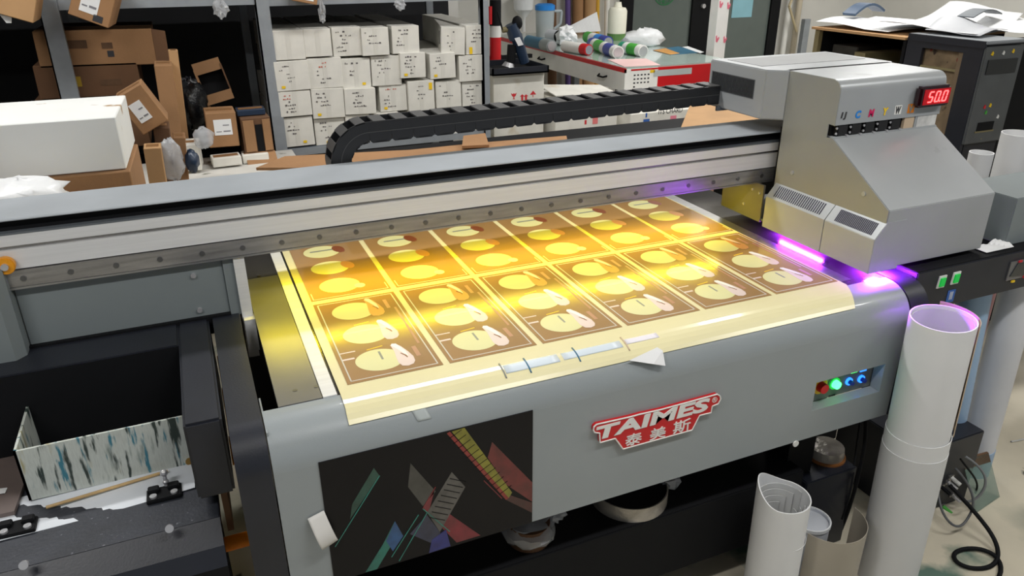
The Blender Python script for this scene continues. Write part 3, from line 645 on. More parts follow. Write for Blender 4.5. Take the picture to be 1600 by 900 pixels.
# ------------------------------------------------------------------ wrapped rolls under the bed
tr_ = thing('wrapped_tape_roll', 'plastic-wrapped silvery ring roll on the black rail below the badge', 'roll', (.86, .03, .18))
obj('ring', P().shell((.885, .045, .18), (.885, .045, .232), .128, .004, n=48), foil, tr_, smooth=True); obj('shade_disc', P().disc(.885, .045, .18, .226, .122), blackm, tr_)  # black disc stands in for the shade inside the hollow ring
obj('wrapping', P().blob((1.015, .01, .225), (.035, .02, .028), .45, seed=3), plast, tr_)
tb2 = thing('wrapped_brown_roll', 'brown roll in crumpled clear plastic hanging below the black sticker', 'roll', (.49, .0, .18))
obj('roll', P().cyl((.50, .0, .18), (.50, .0, .25), .066, n=24), cardd, tb2)
obj('wrapping', P().blob((.50, .0, .222), (.085, .078, .042), .12, n=20, m=12, seed=5), plast, tb2, smooth=True)
obj('twist', P().blob((.595, -.0, .24), (.03, .02, .025), .4, seed=6), plast, tb2)

# ------------------------------------------------------------------ rolls standing in front and to the right
def roll(name, label, bx_, by_, tx_, ty_, zt, r, mat, cat='roll', inner=None, tk_=.004, zb=FZ, cut=None, extra=None):
    t = thing(name, label, cat, (bx_, by_, zb))
    obj('roll_body', P().shell((bx_, by_, zb), (tx_, ty_, zt), r, tk_, n=48, topcut=cut), mat, t, smooth=True)
    return t
t = roll('paper_roll', 'tall white paper roll leaning at the printer corner by the green-lit buttons', 1.815, -.268, 1.765, -.272, .812, .094, paper)
obj('outer_wrap', P().shell((1.815, -.268, FZ), (1.789, -.270, .335), .1000, .003, n=48), M('white_wrap', (214, 215, 216), .6, 0, .02), t, smooth=True)
obj('outer_wrap', P().shell((1.794, -.270, .23), (1.787, -.270, .395), .0985, .002, n=48), paper, t, smooth=True)
obj('loose_sheet', P().shell((1.80, -.262, .39), (1.776, -.264, .80), .100, .002, -.95, .75, n=24, r2=.135), tan, t, smooth=True, label='tan loose end of the sheet')
obj('inner_layer', P().shell((1.80, -.27, .3), (1.766, -.272, .80), .088, .002, n=40), paperin, t, smooth=True)
def cutf(u):
    a = (u * 2 * PI); return .05 * max(0, math.cos(a - 2.3)) ** 2
t = roll('paper_roll', 'shorter white paper roll with spiral inner layers in front of the black chassis', 1.278, -.245, 1.268, -.245, .275, .083, paper, cut=cutf)
for i, (r, z) in enumerate(((.077, .262), (.070, .245), (.063, .225), (.056, .205))):
    obj('spiral_layer', P().shell((1.27, -.242, .0), (1.268, -.243, z), r, .0015, .3 * i, 5.4 + .3 * i, n=36), paperin, t, smooth=True)
obj('band', P().shell((1.276, -.245, .120), (1.276, -.245, .1215), .0838, .001, n=40), M('band_edge', (235, 235, 235), .5), t)
t = thing('beige_sheet_roll', 'wide beige sheet rolled loosely between the two white rolls', 'roll', (1.56, -.21, FZ))
obj('roll_body', P().shell((1.515, -.225, FZ), (1.515, -.225, .085), .122, .002, -2.9, .05, n=40), beige, t, smooth=True)
t = thing('clear_tub', 'round clear plastic tub standing behind the beige rolled sheet', 'tub', (1.46, -.19, FZ))
obj('tub_wall', P().shell((1.455, -.205, FZ), (1.455, -.205, .085), .062, .003, n=36), paperg, t, smooth=True)
obj('lid', P().disc(1.455, -.205, .07, .075, .058), paperg, t)
obj('lid_rim', P().shell((1.455, -.205, .075), (1.455, -.205, .088), .065, .004, n=36), plastw, t)
t = roll('paper_roll', 'white film roll with a blue lower end, standing right of the black computer case', 2.655, .035, 2.60, .03, .70, .066, M('glossy_white_film', (214, 216, 222), .35))
obj('blue_end', P().shell((2.655, .035, FZ), (2.649, .034, -.12), .0675, .002, n=40), bluep, t, smooth=True, label='light blue lower end')
t = roll('blue_film_roll', 'light blue film roll standing behind the tall white roll', 2.47, .045, 2.365, .045, .70, .058, bluep)
q = at(1534, 238, 'y', .68); t = roll('paper_roll', 'thin white paper roll rising behind the sloped hood, nearest to it', q.x + .01, .68, q.x, .68, q.z, .052, paper)
q = at(1594, 208, 'y', .70); t = roll('paper_roll', 'thick white paper roll at the right frame edge with a pink layer', q.x + .02, .70, q.x, .70, q.z, .078, paper)
obj('pink_layer', P().shell((q.x + .02, .70, FZ), (q.x + .008, .70, q.z - .17), .0795, .002, n=40), pinkp, t, smooth=True)
q = at(1573, 291, 'y', .40); t = roll('paper_roll', 'low white paper roll just behind the grey terminal box', q.x, .40, q.x, .40, q.z, .052, paper, zb=.8715)
# ------------------------------------------------------------------ computer case, cables, glass on the floor at right
cp = thing('computer_case', 'black computer case with cables plugged in, on the floor behind the tall roll', 'computer', (2.3, .1, FZ))
obj('case_body', P().box(2.10, 2.462, -.085, .30, FZ, .085), black, cp, bev=.004)
for i, (px, py) in enumerate([(1485, 745), (1480, 752), (1472, 790), (1484, 800), (1470, 760), (1486, 772), (1478, 828)]):
    q = at(px, py, 'y', -.086); obj('socket', P().box(q.x - .014, q.x + .014, -.092, -.084, q.z - .010, q.z + .010), steelw, cp)
    obj('plug', P().cyl((q.x, -.092, q.z), (q.x + .004, -.13, q.z - .01), .008, n=10), (white, chrome, greenp, white, blackm, chrome, white)[i], cp)
def cable(label, pts, r=.006, m=blackm, name='cable'):
    cu = bpy.data.curves.new(name, 'CURVE'); cu.dimensions = '3D'; s = cu.splines.new('NURBS'); s.points.add(len(pts) - 1)
    for p_, q_ in zip(s.points, pts): p_.co = (*q_, 1)
    s.use_endpoint_u = True; s.order_u = 4; cu.bevel_depth = r; cu.bevel_resolution = 2; cu.resolution_u = 6
    o = bpy.data.objects.new(name, cu); C.objects.link(o); bpy.context.view_layer.update()
    me = bpy.data.meshes.new_from_object(o.evaluated_get(bpy.context.evaluated_depsgraph_get())); bpy.data.objects.remove(o); me.materials.append(m)
    for f in me.polygons: f.use_smooth = True
    o = bpy.data.objects.new(name, me); C.objects.link(o); return tag(o, label, 'cable')
cable('thick black cable looping on the floor below the computer case', [(2.28, -.12, -.1), (2.30, -.25, -.16), (2.33, -.34, -.235), (2.20, -.42, -.242), (2.08, -.36, -.24), (2.12, -.28, -.242), (2.25, -.31, -.235), (2.28, -.42, -.24), (2.05, -.5, -.243), (1.9, -.42, -.243)], .008)
cable('grey cable hanging from the plugs of the computer case', [(2.30, -.11, -.03), (2.34, -.2, -.1), (2.30, -.22, -.2), (2.2, -.24, -.22), (2.18, -.16, -.15), (2.24, -.1, -.1)], .005, M('grey_cable', (90, 92, 94), .5))
cable('black cable running down beside the levelling foot of the printer', [(1.79, -.05, .36), (1.80, -.08, .25), (1.785, -.09, .12), (1.79, -.09, -.02), (1.80, -.06, -.2)], .007)
cable('thin black lead hanging between levelling foot and tall roll', [(1.84, .0, .34), (1.83, -.02, .2), (1.80, -.05, .1), (1.76, -.10, .02), (1.74, -.1, -.1)], .004)
cable('white-tipped grey cable bundle bent down the computer case front', [(2.36, -.10, .0), (2.42, -.17, -.04), (2.40, -.2, -.14), (2.33, -.16, -.2), (2.30, -.12, -.12)], .005, M('grey_sheath', (120, 122, 124), .5))
cable('thin black lead crossing the sockets of the computer case', [(2.30, -.12, .02), (2.36, -.15, -.06), (2.44, -.14, -.12), (2.46, -.12, -.2)], .004)
cable('thin white lead lying on the floor right of the blue-ended roll', [(3.0, .10, -.245), (3.2, .06, -.245), (3.5, .12, -.245), (4.2, .2, -.245)], .004, M('white_lead', (200, 200, 196), .5))
gp = thing('glass_pane', 'small clear glass sheet with dark top strip leaning by the computer case', 'glass', (2.45, -.1, FZ))
g0, g1 = Vector((2.42, -.17, FZ)), Vector((2.60, -.14, FZ)); gu = Vector((-.02, .10, .20))
obj('pane', P().quadslab([g0, g1, g1 + gu * .85, g0 + gu * 1.0], (0, .004, 0)), glassg, gp)
obj('top_strip', P().quadslab([g0 + gu * .82, g1 + gu * .68, g1 + gu * .86, g0 + gu * 1.01], (0, .008, 0)), cardd, gp)

# ------------------------------------------------------------------ rack with white cartons
rk = thing('storage_rack', 'grey steel storage rack along the dark back wall', 'rack', (.3, 2.85, FZ))
def post(px, py, w_=.075, y=2.78):
    q = at(px, py, 'y', y); obj('post', P().box(q.x, q.x + w_, y, y + .04, FZ, 2.3).box(q.x, q.x + .006, y, y + .07, FZ, 2.3), rackm, rk); return q.x
xa_, xb_, xc_ = post(71, 60, .085), post(406, 60, .07), post(754, 30, .04)
obj('shelf_beam', P().box(xa_, xb_, 2.79, 2.83, 1.585, 1.65), rackm, rk)
obj('shelf_beam', P().box(xb_, xc_ + .04, 2.79, 2.83, 1.575, 1.65), rackm, rk)
obj('shelf_beam', P().box(xb_, xc_, 2.79, 2.83, .76, .80), rackm, rk)
obj('shelf_board', P().box(xb_ + .07, xc_, 2.80, 3.9, .795, .805), dgrey, rk)
obj('shelf_board', P().box(xa_ - 1.5, xc_, 2.82, 3.9, 1.60, 1.61), blackm, rk)
obj('shelf_board', P().box(xa_ - 1.5, xb_, 2.82, 3.9, .60, .61), blackm, rk)
for x in (xa_, xb_, xc_): obj('rear_post', P().box(x, x + .05, 3.9, 3.94, FZ, 2.3), rackm, rk)
CT = [  # px x0,y0,x1,y1, tilt, label detail
 (425, 47, 476, 94, 0, 'clean-ended white carton, top row, leftmost beside the rack post'),
 (475, 45, 518, 89, 0, 'white carton with faint print, top row, second from the rack post'),
 (519, 42, 564, 88, 0, 'white carton, top row, third from the rack post'),
 (565, 43, 608, 87, 0, 'white carton with open dark gap on its right, top row, fourth from the rack post'),
 (612, 40, 655, 84, 1, 'slightly turned white carton, top row, fifth from the rack post'),
 (689, 43, 725, 86, 3, 'strongly turned white carton with handle hole in its long side'),
 (728, 39, 763, 85, 0, 'white carton with yellow sticker at the right end of the top row'),
 (430, 95, 484, 142, -1, 'tape-wrapped white carton with yellow dot, second row, leftmost'),
 (481, 90, 535, 138, 0, 'white carton with orange print, second row, second from the rack post'),
 (533, 91, 579, 138, 1, 'white carton with dark print and yellow dot, second row, third from the rack post'),
 (580, 87, 627, 134, 1, 'tilted white carton, second row, fourth from the rack post'),
 (625, 82, 665, 122, 1, 'greyish white carton with low yellow sticker, second row, fifth from the post'),
 (672, 83, 712, 123, -1, 'white carton half in shade, second row, under the turned carton'),
 (717, 86, 763, 127, 0, 'white carton with dark side mark at the right end of the second row'),
 (436, 142, 487, 182, 0, 'white carton with red print, third row, leftmost'),
 (487, 138, 538, 185, 1, 'white carton with vertical black print, third row, second from the rack post'),
 (538, 138, 587, 179, 2, 'tilted beige-white carton with scribbled print, third row, third from the post'),
 (593, 132, 636, 174, 0, 'white carton with barcode print, third row, fourth from the rack post'),
 (638, 126, 679, 176, 0, 'tall-faced white carton with yellow sticker top right, third row'),
 (681, 126, 721, 168, 0, 'white carton with plain pasted label, third row, second from its right end'),
 (722, 127, 762, 168, 0, 'white carton at the right end of the third row'),
 (438, 183, 491, 229, -1, 'white carton with tall black characters, bottom row, leftmost'),
 (492, 184, 540, 228, 0, 'white carton with yellow base sticker, bottom row, second from the rack post'),
 (541, 179, 579, 225, 0, 'white carton partly behind the chain bend, bottom row, third from the post'),
 (585, 176, 624, 222, 0, 'white carton with only its top showing above the chain, fourth in the bottom row'),
 (637, 174, 679, 218, 0, 'white carton mostly hidden by the cable chain, fifth in the bottom row'),
 (681, 170, 721, 214, 0, 'white carton mostly hidden by the cable chain, sixth in the bottom row'),
 (723, 168, 762, 212, 0, 'white carton mostly hidden by the chain at the right end of the bottom row')]
rd = random.Random(3); ctape = M('clear_tape_on_carton', (212, 210, 202), .4)
for n_, (x0, y0, x1, y1, tl_, lab) in enumerate(CT):
    Y = 2.775 + rd.random() * .05
    a_ = at(x0, (y0 + y1) / 2, 'y', Y); b_ = at(x1, (y0 + y1) / 2, 'y', Y); c_ = at((x0 + x1) / 2, y0, 'y', Y); d_ = at((x0 + x1) / 2, y1, 'y', Y)
    W_, H_ = b_.x - a_.x - .002, c_.z - d_.z - .002; cx, cz = (a_.x + b_.x) / 2, (c_.z + d_.z) / 2
    t = thing('white_carton', lab, 'carton', (cx, Y, cz - H_ / 2), 'white cartons on the rack', (0, math.radians(tl_ * .8), math.radians(-14 if tl_ == 3 else rd.uniform(-1.5, 1))))
    D = .95
    obj('carton_body', P().box(-W_ / 2, W_ / 2, 0, D, 0, H_), cart, t, bev=.002, seg=1)
    obj('tape', P().box(-.012, .012, -.0015, .0005, .002, H_ - .002), ctape, t)
    mk = P(); mr = P(); seed = rd.random()
    for r_ in range(4 + n_ % 3):
        zz = H_ * (.82 - .13 * r_); xx = -W_ * .38 + rd.random() * W_ * .25
        for k in range(rd.randint(2, 6)):
            ww = .003 + rd.random() * .009; tgt = mr if (n_ in (8, 14, 17) and r_ < 2) else mk
            if xx + ww > W_ * .42: break
            if rd.random() < .72: tgt.box(xx, xx + ww, -.0022, -.001, zz, zz + .003 + rd.random() * .006)
            xx += ww + .002 + rd.random() * .004
    if n_ > 1:
        if mk.v: o = obj('printed_marks', mk, M('carton_ink', (96, 92, 92), .7, 0, 0), t); o['kind'] = 'stuff'
        if mr.v: o = obj('red_marks', mr, M('carton_red', (190, 90, 70), .7, 0, 0), t); o['kind'] = 'stuff'
    if n_ in (6, 7, 9, 11, 12, 15, 17, 18, 21, 22):
        sx = {6: -.3, 18: .36, 22: -.1, 9: .25, 21: .2}.get(n_, -.3) * W_; sz = .82 if n_ == 18 else .14
        obj('sticker', P().box(sx - .010, sx + .010, -.0032, -.0022, H_ * sz - (.02 if n_ in (6, 18) else .007), H_ * sz + (.02 if n_ in (6, 18) else .007)), yst, t)
    if tl_ == 3: obj('handle_hole', P().box(-W_ / 2 - .001, -W_ / 2 + .001, .12, .16, H_ * .3, H_ * .8), blackm, t)

# ------------------------------------------------------------------ left: cardboard boxes
bigw = M('large_white_carton', (226, 228, 226), .6, 0, .05, 2.5, spots=[(3.5, .66, .69, (168, 140, 106))]); btape = M('brown_tape', (136, 100, 66), .35)
def carton(name, label, c, d, rot, m, cat='box', lab=None, flap=None, marks=None, group=None):
    t = thing(name, label, cat, (c[0], c[1], c[2] - d[2] / 2), group, tuple(math.radians(a) for a in rot))
    obj('box_body', P().box(-d[0] / 2, d[0] / 2, -d[1] / 2, d[1] / 2, 0, d[2]), m, t, bev=.003, seg=1)
    if m is not bigw: obj('tape', P().box(-d[0] / 2 + .01, d[0] / 2 - .01, -.025, .025, d[2], d[2] + .001), btape, t)
    if lab:
        x, z, w_, h_ = lab; obj('paper_label', P().box(x - w_ / 2, x + w_ / 2, -d[1] / 2 - .0015, -d[1] / 2, z - h_ / 2, z + h_ / 2), paper, t)
        o = obj('label_print', P().box(x, x + w_ * .35, -d[1] / 2 - .0022, -d[1] / 2 - .0012, z + h_ * .1, z + h_ * .16).box(x, x + w_ * .4, -d[1] / 2 - .0022, -d[1] / 2 - .0012, z - h_ * .3, z - h_ * .22).box(x - w_ * .4, x - w_ * .1, -d[1] / 2 - .0022, -d[1] / 2 - .0012, z - h_ * .3, z - h_ * .25), M('label_ink', (120, 120, 126), .7), t)
    for (x, z, w_, h_, m_) in (marks or []): obj('mark', P().box(x - w_ / 2, x + w_ / 2, -d[1] / 2 - .0015, -d[1] / 2, z - h_ / 2, z + h_ / 2), m_, t)
    if flap:
        for (sx, ang, ln, m_) in flap:
            a = math.radians(ang); x0 = sx * d[0] / 2; obj('flap', P().quadslab([(x0, -d[1] / 2, .0), (x0, -d[1] / 2, d[2]), (x0 + sx * ln * math.cos(a), -d[1] / 2 - ln * math.sin(a), d[2] * .92), (x0 + sx * ln * math.cos(a), -d[1] / 2 - ln * math.sin(a), .06 * d[2])], (0, .005, 0)), m_, t)
    return t
brk = M('faded_box_print', (92, 66, 44), .8, 0, .2, 30)
def pxbox(name, label, x0, y0, x1, y1, Y, dep, rot, m, **k):      # a box whose front face covers photo pixels x0..x1, y0..y1 at depth Y
    a_, b_, c_, d_ = at(x0, (y0 + y1) / 2, 'y', Y), at(x1, (y0 + y1) / 2, 'y', Y), at((x0 + x1) / 2, y0, 'y', Y), at((x0 + x1) / 2, y1, 'y', Y)
    zb = k.pop('zb', d_.z)
    return carton(name, label, ((a_.x + b_.x) / 2, Y + dep / 2, (c_.z + zb) / 2), (b_.x - a_.x, dep, c_.z - zb), rot, m, **k)
pxbox('cardboard_box', 'long brown box with faded dark print, upper one on the rack behind the white carton', 55, 47, 241, 104, 2.86, .5, (0, 1, 0), card, marks=[(.05, .10, .05, .03, brk), (.06, .06, .03, .03, inkk), (-.09, .11, .10, .04, brk)], flap=[(1, -25, .07, cardd)])
pxbox('cardboard_box', 'long dark brown box with yellow mark, lower one under the long brown box', 55, 100, 218, 152, 2.86, .5, (0, 1, 0), cardd, marks=[(-.05, .08, .03, .05, M('yellow_dull', (160, 130, 30), .7)), (.10, .07, .10, .03, brk)])
pxbox('cardboard_box', 'plain brown box below the dark long box on the rack', 60, 153, 230, 235, 2.86, .5, (0, 0, 0), cardd)
obj_ = carton('white_box', 'large scuffed white box with torn corner on top of a brown box at left', (-1.16, 1.415, 1.258), (1.38, .44, .176), (0, 0, -2.0), bigw)
carton('cardboard_box', 'brown cardboard box directly under the large scuffed white box', (-1.14, 1.38, 1.02), (1.36, .42, .295), (0, 0, -2), card)
carton('cardboard_box', 'big brown box on the floor under the box stack at left', (-1.1, 1.45, .31), (1.3, .5, 1.12), (0, 0, 0), cardd)
pxbox('cardboard_box', 'tilted brown box with a slanted white address label beside the white box', 212, 133, 262, 200, 1.9, .16, (0, -27, 0), card, lab=(-.01, .085, .052, .085))
pxbox('cardboard_box', 'upright brown box pressed behind the tilted labelled box', 240, 102, 268, 165, 2.4, .19, (0, 2, 0), card, zb=.84)
pxbox('cardboard_box', 'tall dirty cardboard slab edge-on beside the dark rack bay', 264, 78, 279, 205, 2.55, .05, (0, 3, 0), cardl, zb=.84)
pxbox('cardboard_box', 'small brown box under the tilted labelled box', 236, 200, 262, 238, 1.95, .15, (0, 3, 0), cardd, zb=.84)
pxbox('cardboard_box', 'light brown standing flap box near the grey gantry edge', 227, 231, 255, 300, 1.80, .1, (0, 2, 0), cardl, zb=.84)
pxbox('cardboard_box', 'small dark brown box right of the light standing flap box', 266, 215, 286, 262, 2.0, .12, (0, 5, 0), card, zb=.84)
pxbox('cardboard_box', 'brown box with white printed label on the cluttered shelf', 323, 176, 371, 230, 2.42, .18, (0, 1, 0), card, lab=(.004, .10, .085, .078))
t = carton('cardboard_box', 'open brown box with dark gap beside the labelled box near the rack post', (.053, 2.51, .962), (.145, .18, .21), (0, 0, 2), cardd, marks=[(.01, .10, .035, .15, blackm)])
obj('front_flap', P().quadslab([(-.07, -.092, .03), (.075, -.092, .03), (.08, -.14, -.03), (-.075, -.14, -.03)], (0, 0, .005)), card, t)
obj('front_flap', P().box(-.065, -.012, -.10, -.092, .04, .20).box(.03, .068, -.10, -.092, .04, .20), card, t)
# open carton frame leaning in the dark
t = thing('open_carton', 'small open brown carton tilted in the dark above the labelled box', 'box', (-.07, 3.0, 1.06), None, (math.radians(-12), math.radians(-13), 0))
obj('top_flap', P().box(-.075, .075, 0, .006, .17, .235), card, t); obj('bottom_flap', P().box(-.075, .075, -.02, -.014, .0, .055), card, t)
obj('side_strip', P().box(-.078, -.066, -.01, .1, -.07, .2), card, t); obj('side_strip', P().box(.070, .078, -.01, .1, .04, .2), cardd, t); obj('inside', P().box(-.07, .07, .08, .09, .0, .2), blackm, t)
bb_ = obj('black_bag', P().blob((-.235, 2.72, 1.11), (.085, .08, .13), .14, n=18, m=12, seed=9), M('black_plastic_bag', (14, 16, 20), .18, 0, .1, bump=.3), smooth=True); tag(bb_, 'shiny black plastic bag between brown boxes and dark rack bay', 'bag')
carton('dark_box', 'flat dark blue box on the two brown boxes in the rack bay', (.045, 2.52, 1.085), (.14, .1, .03), (0, 0, 0), navy)
for i, (c, d, lab_) in enumerate([((-.115, 2.4, .872), (.14, .1, .045), 'flat white box in front of the labelled brown box'), ((.03, 2.44, .865), (.13, .1, .045), 'flat white box in front of the open brown box'), ((-.28, 2.38, .92), (.10, .15, .13), 'small white box behind the clear plastic heap')]):
    carton('white_box', lab_, c, d, (0, 0, 3 - 4 * i), cart)
wt = thing('low_table', 'white-topped low table holding clutter behind the gantry', 'table', (-.1, 2.2, FZ))
obj('tabletop', P().box(-.65, .24, 1.75, 2.62, .80, .84), M('dirty_white_board', (206, 204, 198), .6, 0, .1, 6, spots=[(8, .62, .68, (110, 110, 96))]), wt)
for x, y in ((-.6, 1.8), (.18, 1.8), (-.6, 2.55), (.18, 2.55)): obj('leg', P().box(x, x + .04, y, y + .04, FZ, .80), dgrey, wt)
for i, (px, py, y, r, m_, lab_, nm) in enumerate([(318, 215, 2.3, (.05, .05, .05), plast, 'crumpled clear plastic heap beside the labelled brown box', 'plastic_heap'), (268, 250, 1.9, (.05, .05, .09), plast, 'clear plastic wrap next to the standing brown flap box', 'plastic_wrap'),
                                  (300, 252, 1.95, (.03, .04, .05), navy, 'small dark blue bag behind the gantry edge', 'bag'), (35, 306, .98, (.13, .10, .055), plastw, 'white plastic bag behind the left end of the gantry', 'bag')]):
    q = at(px, py, 'y', y); o = obj(nm, P().blob((q.x, q.y, q.z), r, .16, n=16, m=10, seed=20 + i), m_, smooth=True, sharp=75); tag(o, lab_, 'bag')
carton('cardboard_box', 'brown box behind the gantry beneath the white plastic bag', (-.95, .99, .66), (.7, .26, .70), (0, 0, 0), cardd)
# top shelf overhangs
t = carton('cardboard_box', 'brown box corner with pasted white sheet hanging over the upper shelf edge', (-.60, 2.65, 1.635), (.17, .25, .17), (0, 24, -5), card, lab=(-.01, .10, .075, .13), marks=[(.035, .025, .04, .03, inkk)])
carton('cardboard_box', 'pale box with a blue inner edge at the upper left corner of the view', (-.93, 2.6, 1.66), (.22, .25, .14), (0, 20, 0), cardl)
sc_ = obj('hanging_paper', P().quadslab([at(0, 10, 'y', 2.5), at(18, 18, 'y', 2.5), at(18, 36, 'y', 2.5), at(10, 36, 'y', 2.5), at(0, 24, 'y', 2.5)], (0, .003, 0)), paper); tag(sc_, 'white paper corner hanging at the upper left edge of view', 'paper')
t = carton('cardboard_box', 'small brown box with white sheet over the shelf edge above the cartons', (.40, 2.70, 1.645), (.13, .12, .10), (0, 12, 0), card, lab=(0, .05, .09, .07))
for i, (px, py, r, lab_) in enumerate([(345, 14, (.035, .02, .04), 'plastic scrap hanging from the shelf above the open carton'), (503, 18, (.018, .02, .05), 'twisted clear plastic hanging beside the small brown box on the top shelf'), (625, 6, (.03, .02, .03), 'clear plastic scrap hanging over the middle of the carton rack')]):
    q = at(px, py, 'y', 2.74); tag(obj('plastic_scrap', P().blob((q.x, q.y, q.z), r, .35, seed=40 + i), plast), lab_, 'plastic')

# ------------------------------------------------------------------ behind the gantry: cardboard, boxes
def flatboard(name, label, pxs, z, m, th=.012):
    pts = [at(px, py, 'z', z) for px, py in pxs]
    o = obj(name, P().quadslab(pts, (0, 0, -th)), m); return tag(o, label, 'cardboard')
bp_ = thing('trestle', 'dark trestle hidden behind the gantry beam', 'trestle', (.9, 1.2, FZ))
obj('deck', P().box(.26, 2.6, 1.2, 1.85, .93, .985), blackm, bp_)
for x in (.3, 2.5): obj('leg', P().box(x, x + .05, 1.22, 1.8, FZ, .93), blackm, bp_)
flatboard('cardboard_sheet', 'long brown cardboard strip lying behind the gantry under the chain', [(400, 262), (445, 244), (640, 234), (760, 222), (885, 212), (890, 235), (640, 262)], 1.0, card)
flatboard('cardboard_sheet', 'brown cardboard sheet behind the gantry left of the carriage', [(1058, 214), (1078, 164), (1155, 163), (1228, 184), (1236, 226), (1058, 226)], 1.0, cardl)
flatboard('cardboard_sheet', 'small brown cardboard piece below the chain near the rack corner', [(722, 228), (724, 212), (758, 208), (764, 226)], 1.02, card)
carton('cardboard_box', 'low brown box behind the gantry below the rack post', (.33, 2.35, .69), (.34, .2, .25), (0, 0, 0), card)
tag(obj('plastic_film_scrap', P().blob((.72, 1.25, 1.015), (.14, .09, .018), .3, seed=77), plast), 'crinkled clear plastic on the long cardboard strip under the chain', 'plastic')
def bigbox(label, x0, x1, y0, y1, z0, z1, marks=()):
    t = thing('shipping_box', label, 'box', ((x0 + x1) / 2, (y0 + y1) / 2, z0))
    obj('box_body', P().box(x0, x1, y0, y1, z0, z1), cart, t, bev=.003, seg=1)
    for (px, py, w_, h_, m_) in marks:
        q = at(px, py, 'y', y0 - .001); obj('printed_mark', P().box(q.x - w_ / 2, q.x + w_ / 2, y0 - .0018, y0 - .0005, q.z - h_ / 2, q.z + h_ / 2), m_, t)
    return t
t = bigbox('white box with red fragile marks under the black tray', 1.60, 1.965, 3.0, 3.35, .70, 1.105)
def heart(px, py, s_, kind):
    q = at(px, py, 'y', 2.998); x, z = q.x, q.z
    pl = {'cup': [(-1, 1), (-.4, .6), (0, .9), (.4, .6), (1, 1), (.7, .1), (.15, -.3), (.15, -.8), (.5, -1), (-.5, -1), (-.15, -.8), (-.15, -.3), (-.7, .1)],
          'up': [(-.35, -1), (.35, -1), (.35, .3), (.8, .3), (0, 1), (-.8, .3), (-.35, .3)], 'umb': [(-1, -.1), (0, 1), (1, -.1), (.6, -.2), (.1, 0), (.1, -.9), (-.1, -.9), (-.1, 0), (-.6, -.2)]}[kind]
    obj('printed_mark', P().prism([(x + a * s_, z + b * s_) for a, b in pl], 'y', 2.9982, 2.9996), inkr, t)
heart(803, 150, .020, 'cup'); heart(816, 152, .020, 'up'); heart(822, 152, .020, 'up'); heart(833, 147, .022, 'umb')
bigbox('white box with faint red print below the fragile-marked box', 1.62, 1.97, 3.02, 3.4, FZ, .69, [(800, 218, .10, .012, inkr), (812, 205, .02, .03, inkk)])
bigbox('wide white box with raised lid flap between fragile-marked box and desk', 2.02, 2.50, 2.93, 3.3, FZ, .93, [(915, 191, .015, .03, inkr), (930, 188, .04, .05, M('pale_red_ink', (220, 120, 120), .6))])
tag(obj('lid_flap', P().quadslab([(2.02, 2.93, .955), (2.5, 2.93, .935), (2.52, 3.22, .95), (2.02, 3.22, .985)], (0, 0, -.006)), cart), 'loose pale cardboard lid lying on the wide white box', 'lid')
t = bigbox('white box with blue flask symbol below the chain before the red desk', 2.56, 3.12, 2.85, 3.15, FZ, .80, [(1010, 190, .05, .035, inkb), (1010, 180, .012, .03, inkb), (1052, 185, .05, .04, M('pale_pink_ink', (225, 130, 150), .6))])
q = at(1048, 173, 'y', 2.849); text('lettering', 'ITS CHARD', q.x - .10, q.x + .10, q.z - .018, q.z + .018, 2.8495, inkk, t, .001)
# black tray with tool
tr2 = thing('black_tray', 'shallow black tray on the fragile-marked white box', 'tray', (1.78, 3.1, 1.105))
obj('tray_base', P().box(1.575, 1.975, 2.95, 3.35, 1.106, 1.116), blackm, tr2)
obj('tray_rim', P().box(1.575, 1.975, 2.95, 2.96, 1.106, 1.15).box(1.575, 1.975, 3.34, 3.35, 1.106, 1.15).box(1.575, 1.585, 2.95, 3.35, 1.106, 1.15).box(1.965, 1.975, 2.95, 3.35, 1.106, 1.15), black, tr2)
dt = thing('drill_stand', 'navy blue electric grinder standing upright in the black tray', 'tool', (1.78, 3.1, 1.12))
def PT(px, py, y=3.1): return at(px, py, 'y', y)
obj('handle', P().cyl(PT(820, 98), PT(806, 55), .032, .040, n=16), navy, dt, smooth=True)
obj('motor_body', P().cyl(PT(806, 60), PT(798, 38), .046, .040, n=16), navy, dt, smooth=True)
obj('gear_head', P().blob(PT(808, 36), (.035, .035, .045), .03, seed=2), blackm, dt, smooth=True)
obj('front_knob', P().cyl(PT(785, 47), PT(797, 45), .018, n=12), olive, dt)
obj('side_lever', P().cyl(PT(785, 46), PT(777, 18), .006, n=8), blackm, dt)
obj('name_plate', P().quadslab([PT(804, 60, 3.05), PT(812, 58, 3.05), PT(818, 70, 3.05), PT(810, 72, 3.05)], (0, .004, 0)), paper, dt)
obj('clamp_base', P().cyl(PT(794, 105), PT(796, 98), .045, .03, n=16), chrome, dt)
obj('lower_guard', P().cyl(PT(798, 98), PT(800, 70), .030, n=14), blackm, dt)
# red fire point on the wall post
fp = thing('fire_hose_cabinet', 'red and black cylinder hanging beside the right rack post', 'extinguisher', (2.35, 4.3, 1.0))
q0, q1, q2, q3, q4 = (at(774, v, 'y', 4.1) for v in (0, 40, 58, 95, 88))
obj('cylinder_body', P().cyl(q3, q2, .045, n=20), redp, fp, smooth=True); obj('middle_band', P().cyl(q2, q1, .045, n=20), white, fp, smooth=True); obj('upper_part', P().cyl(q1, q0, .045, n=20), blackm, fp, smooth=True)
q5, q6 = at(766, 38, 'y', 4.05), at(766, 10, 'y', 4.05)
obj('hose', P().cyl(q5, q6, .014, n=10), redp, fp); obj('wall_bracket', P().box(1.83, 2.4, 4.14, 4.18, q3.z, q3.z + .03), blackm, fp)

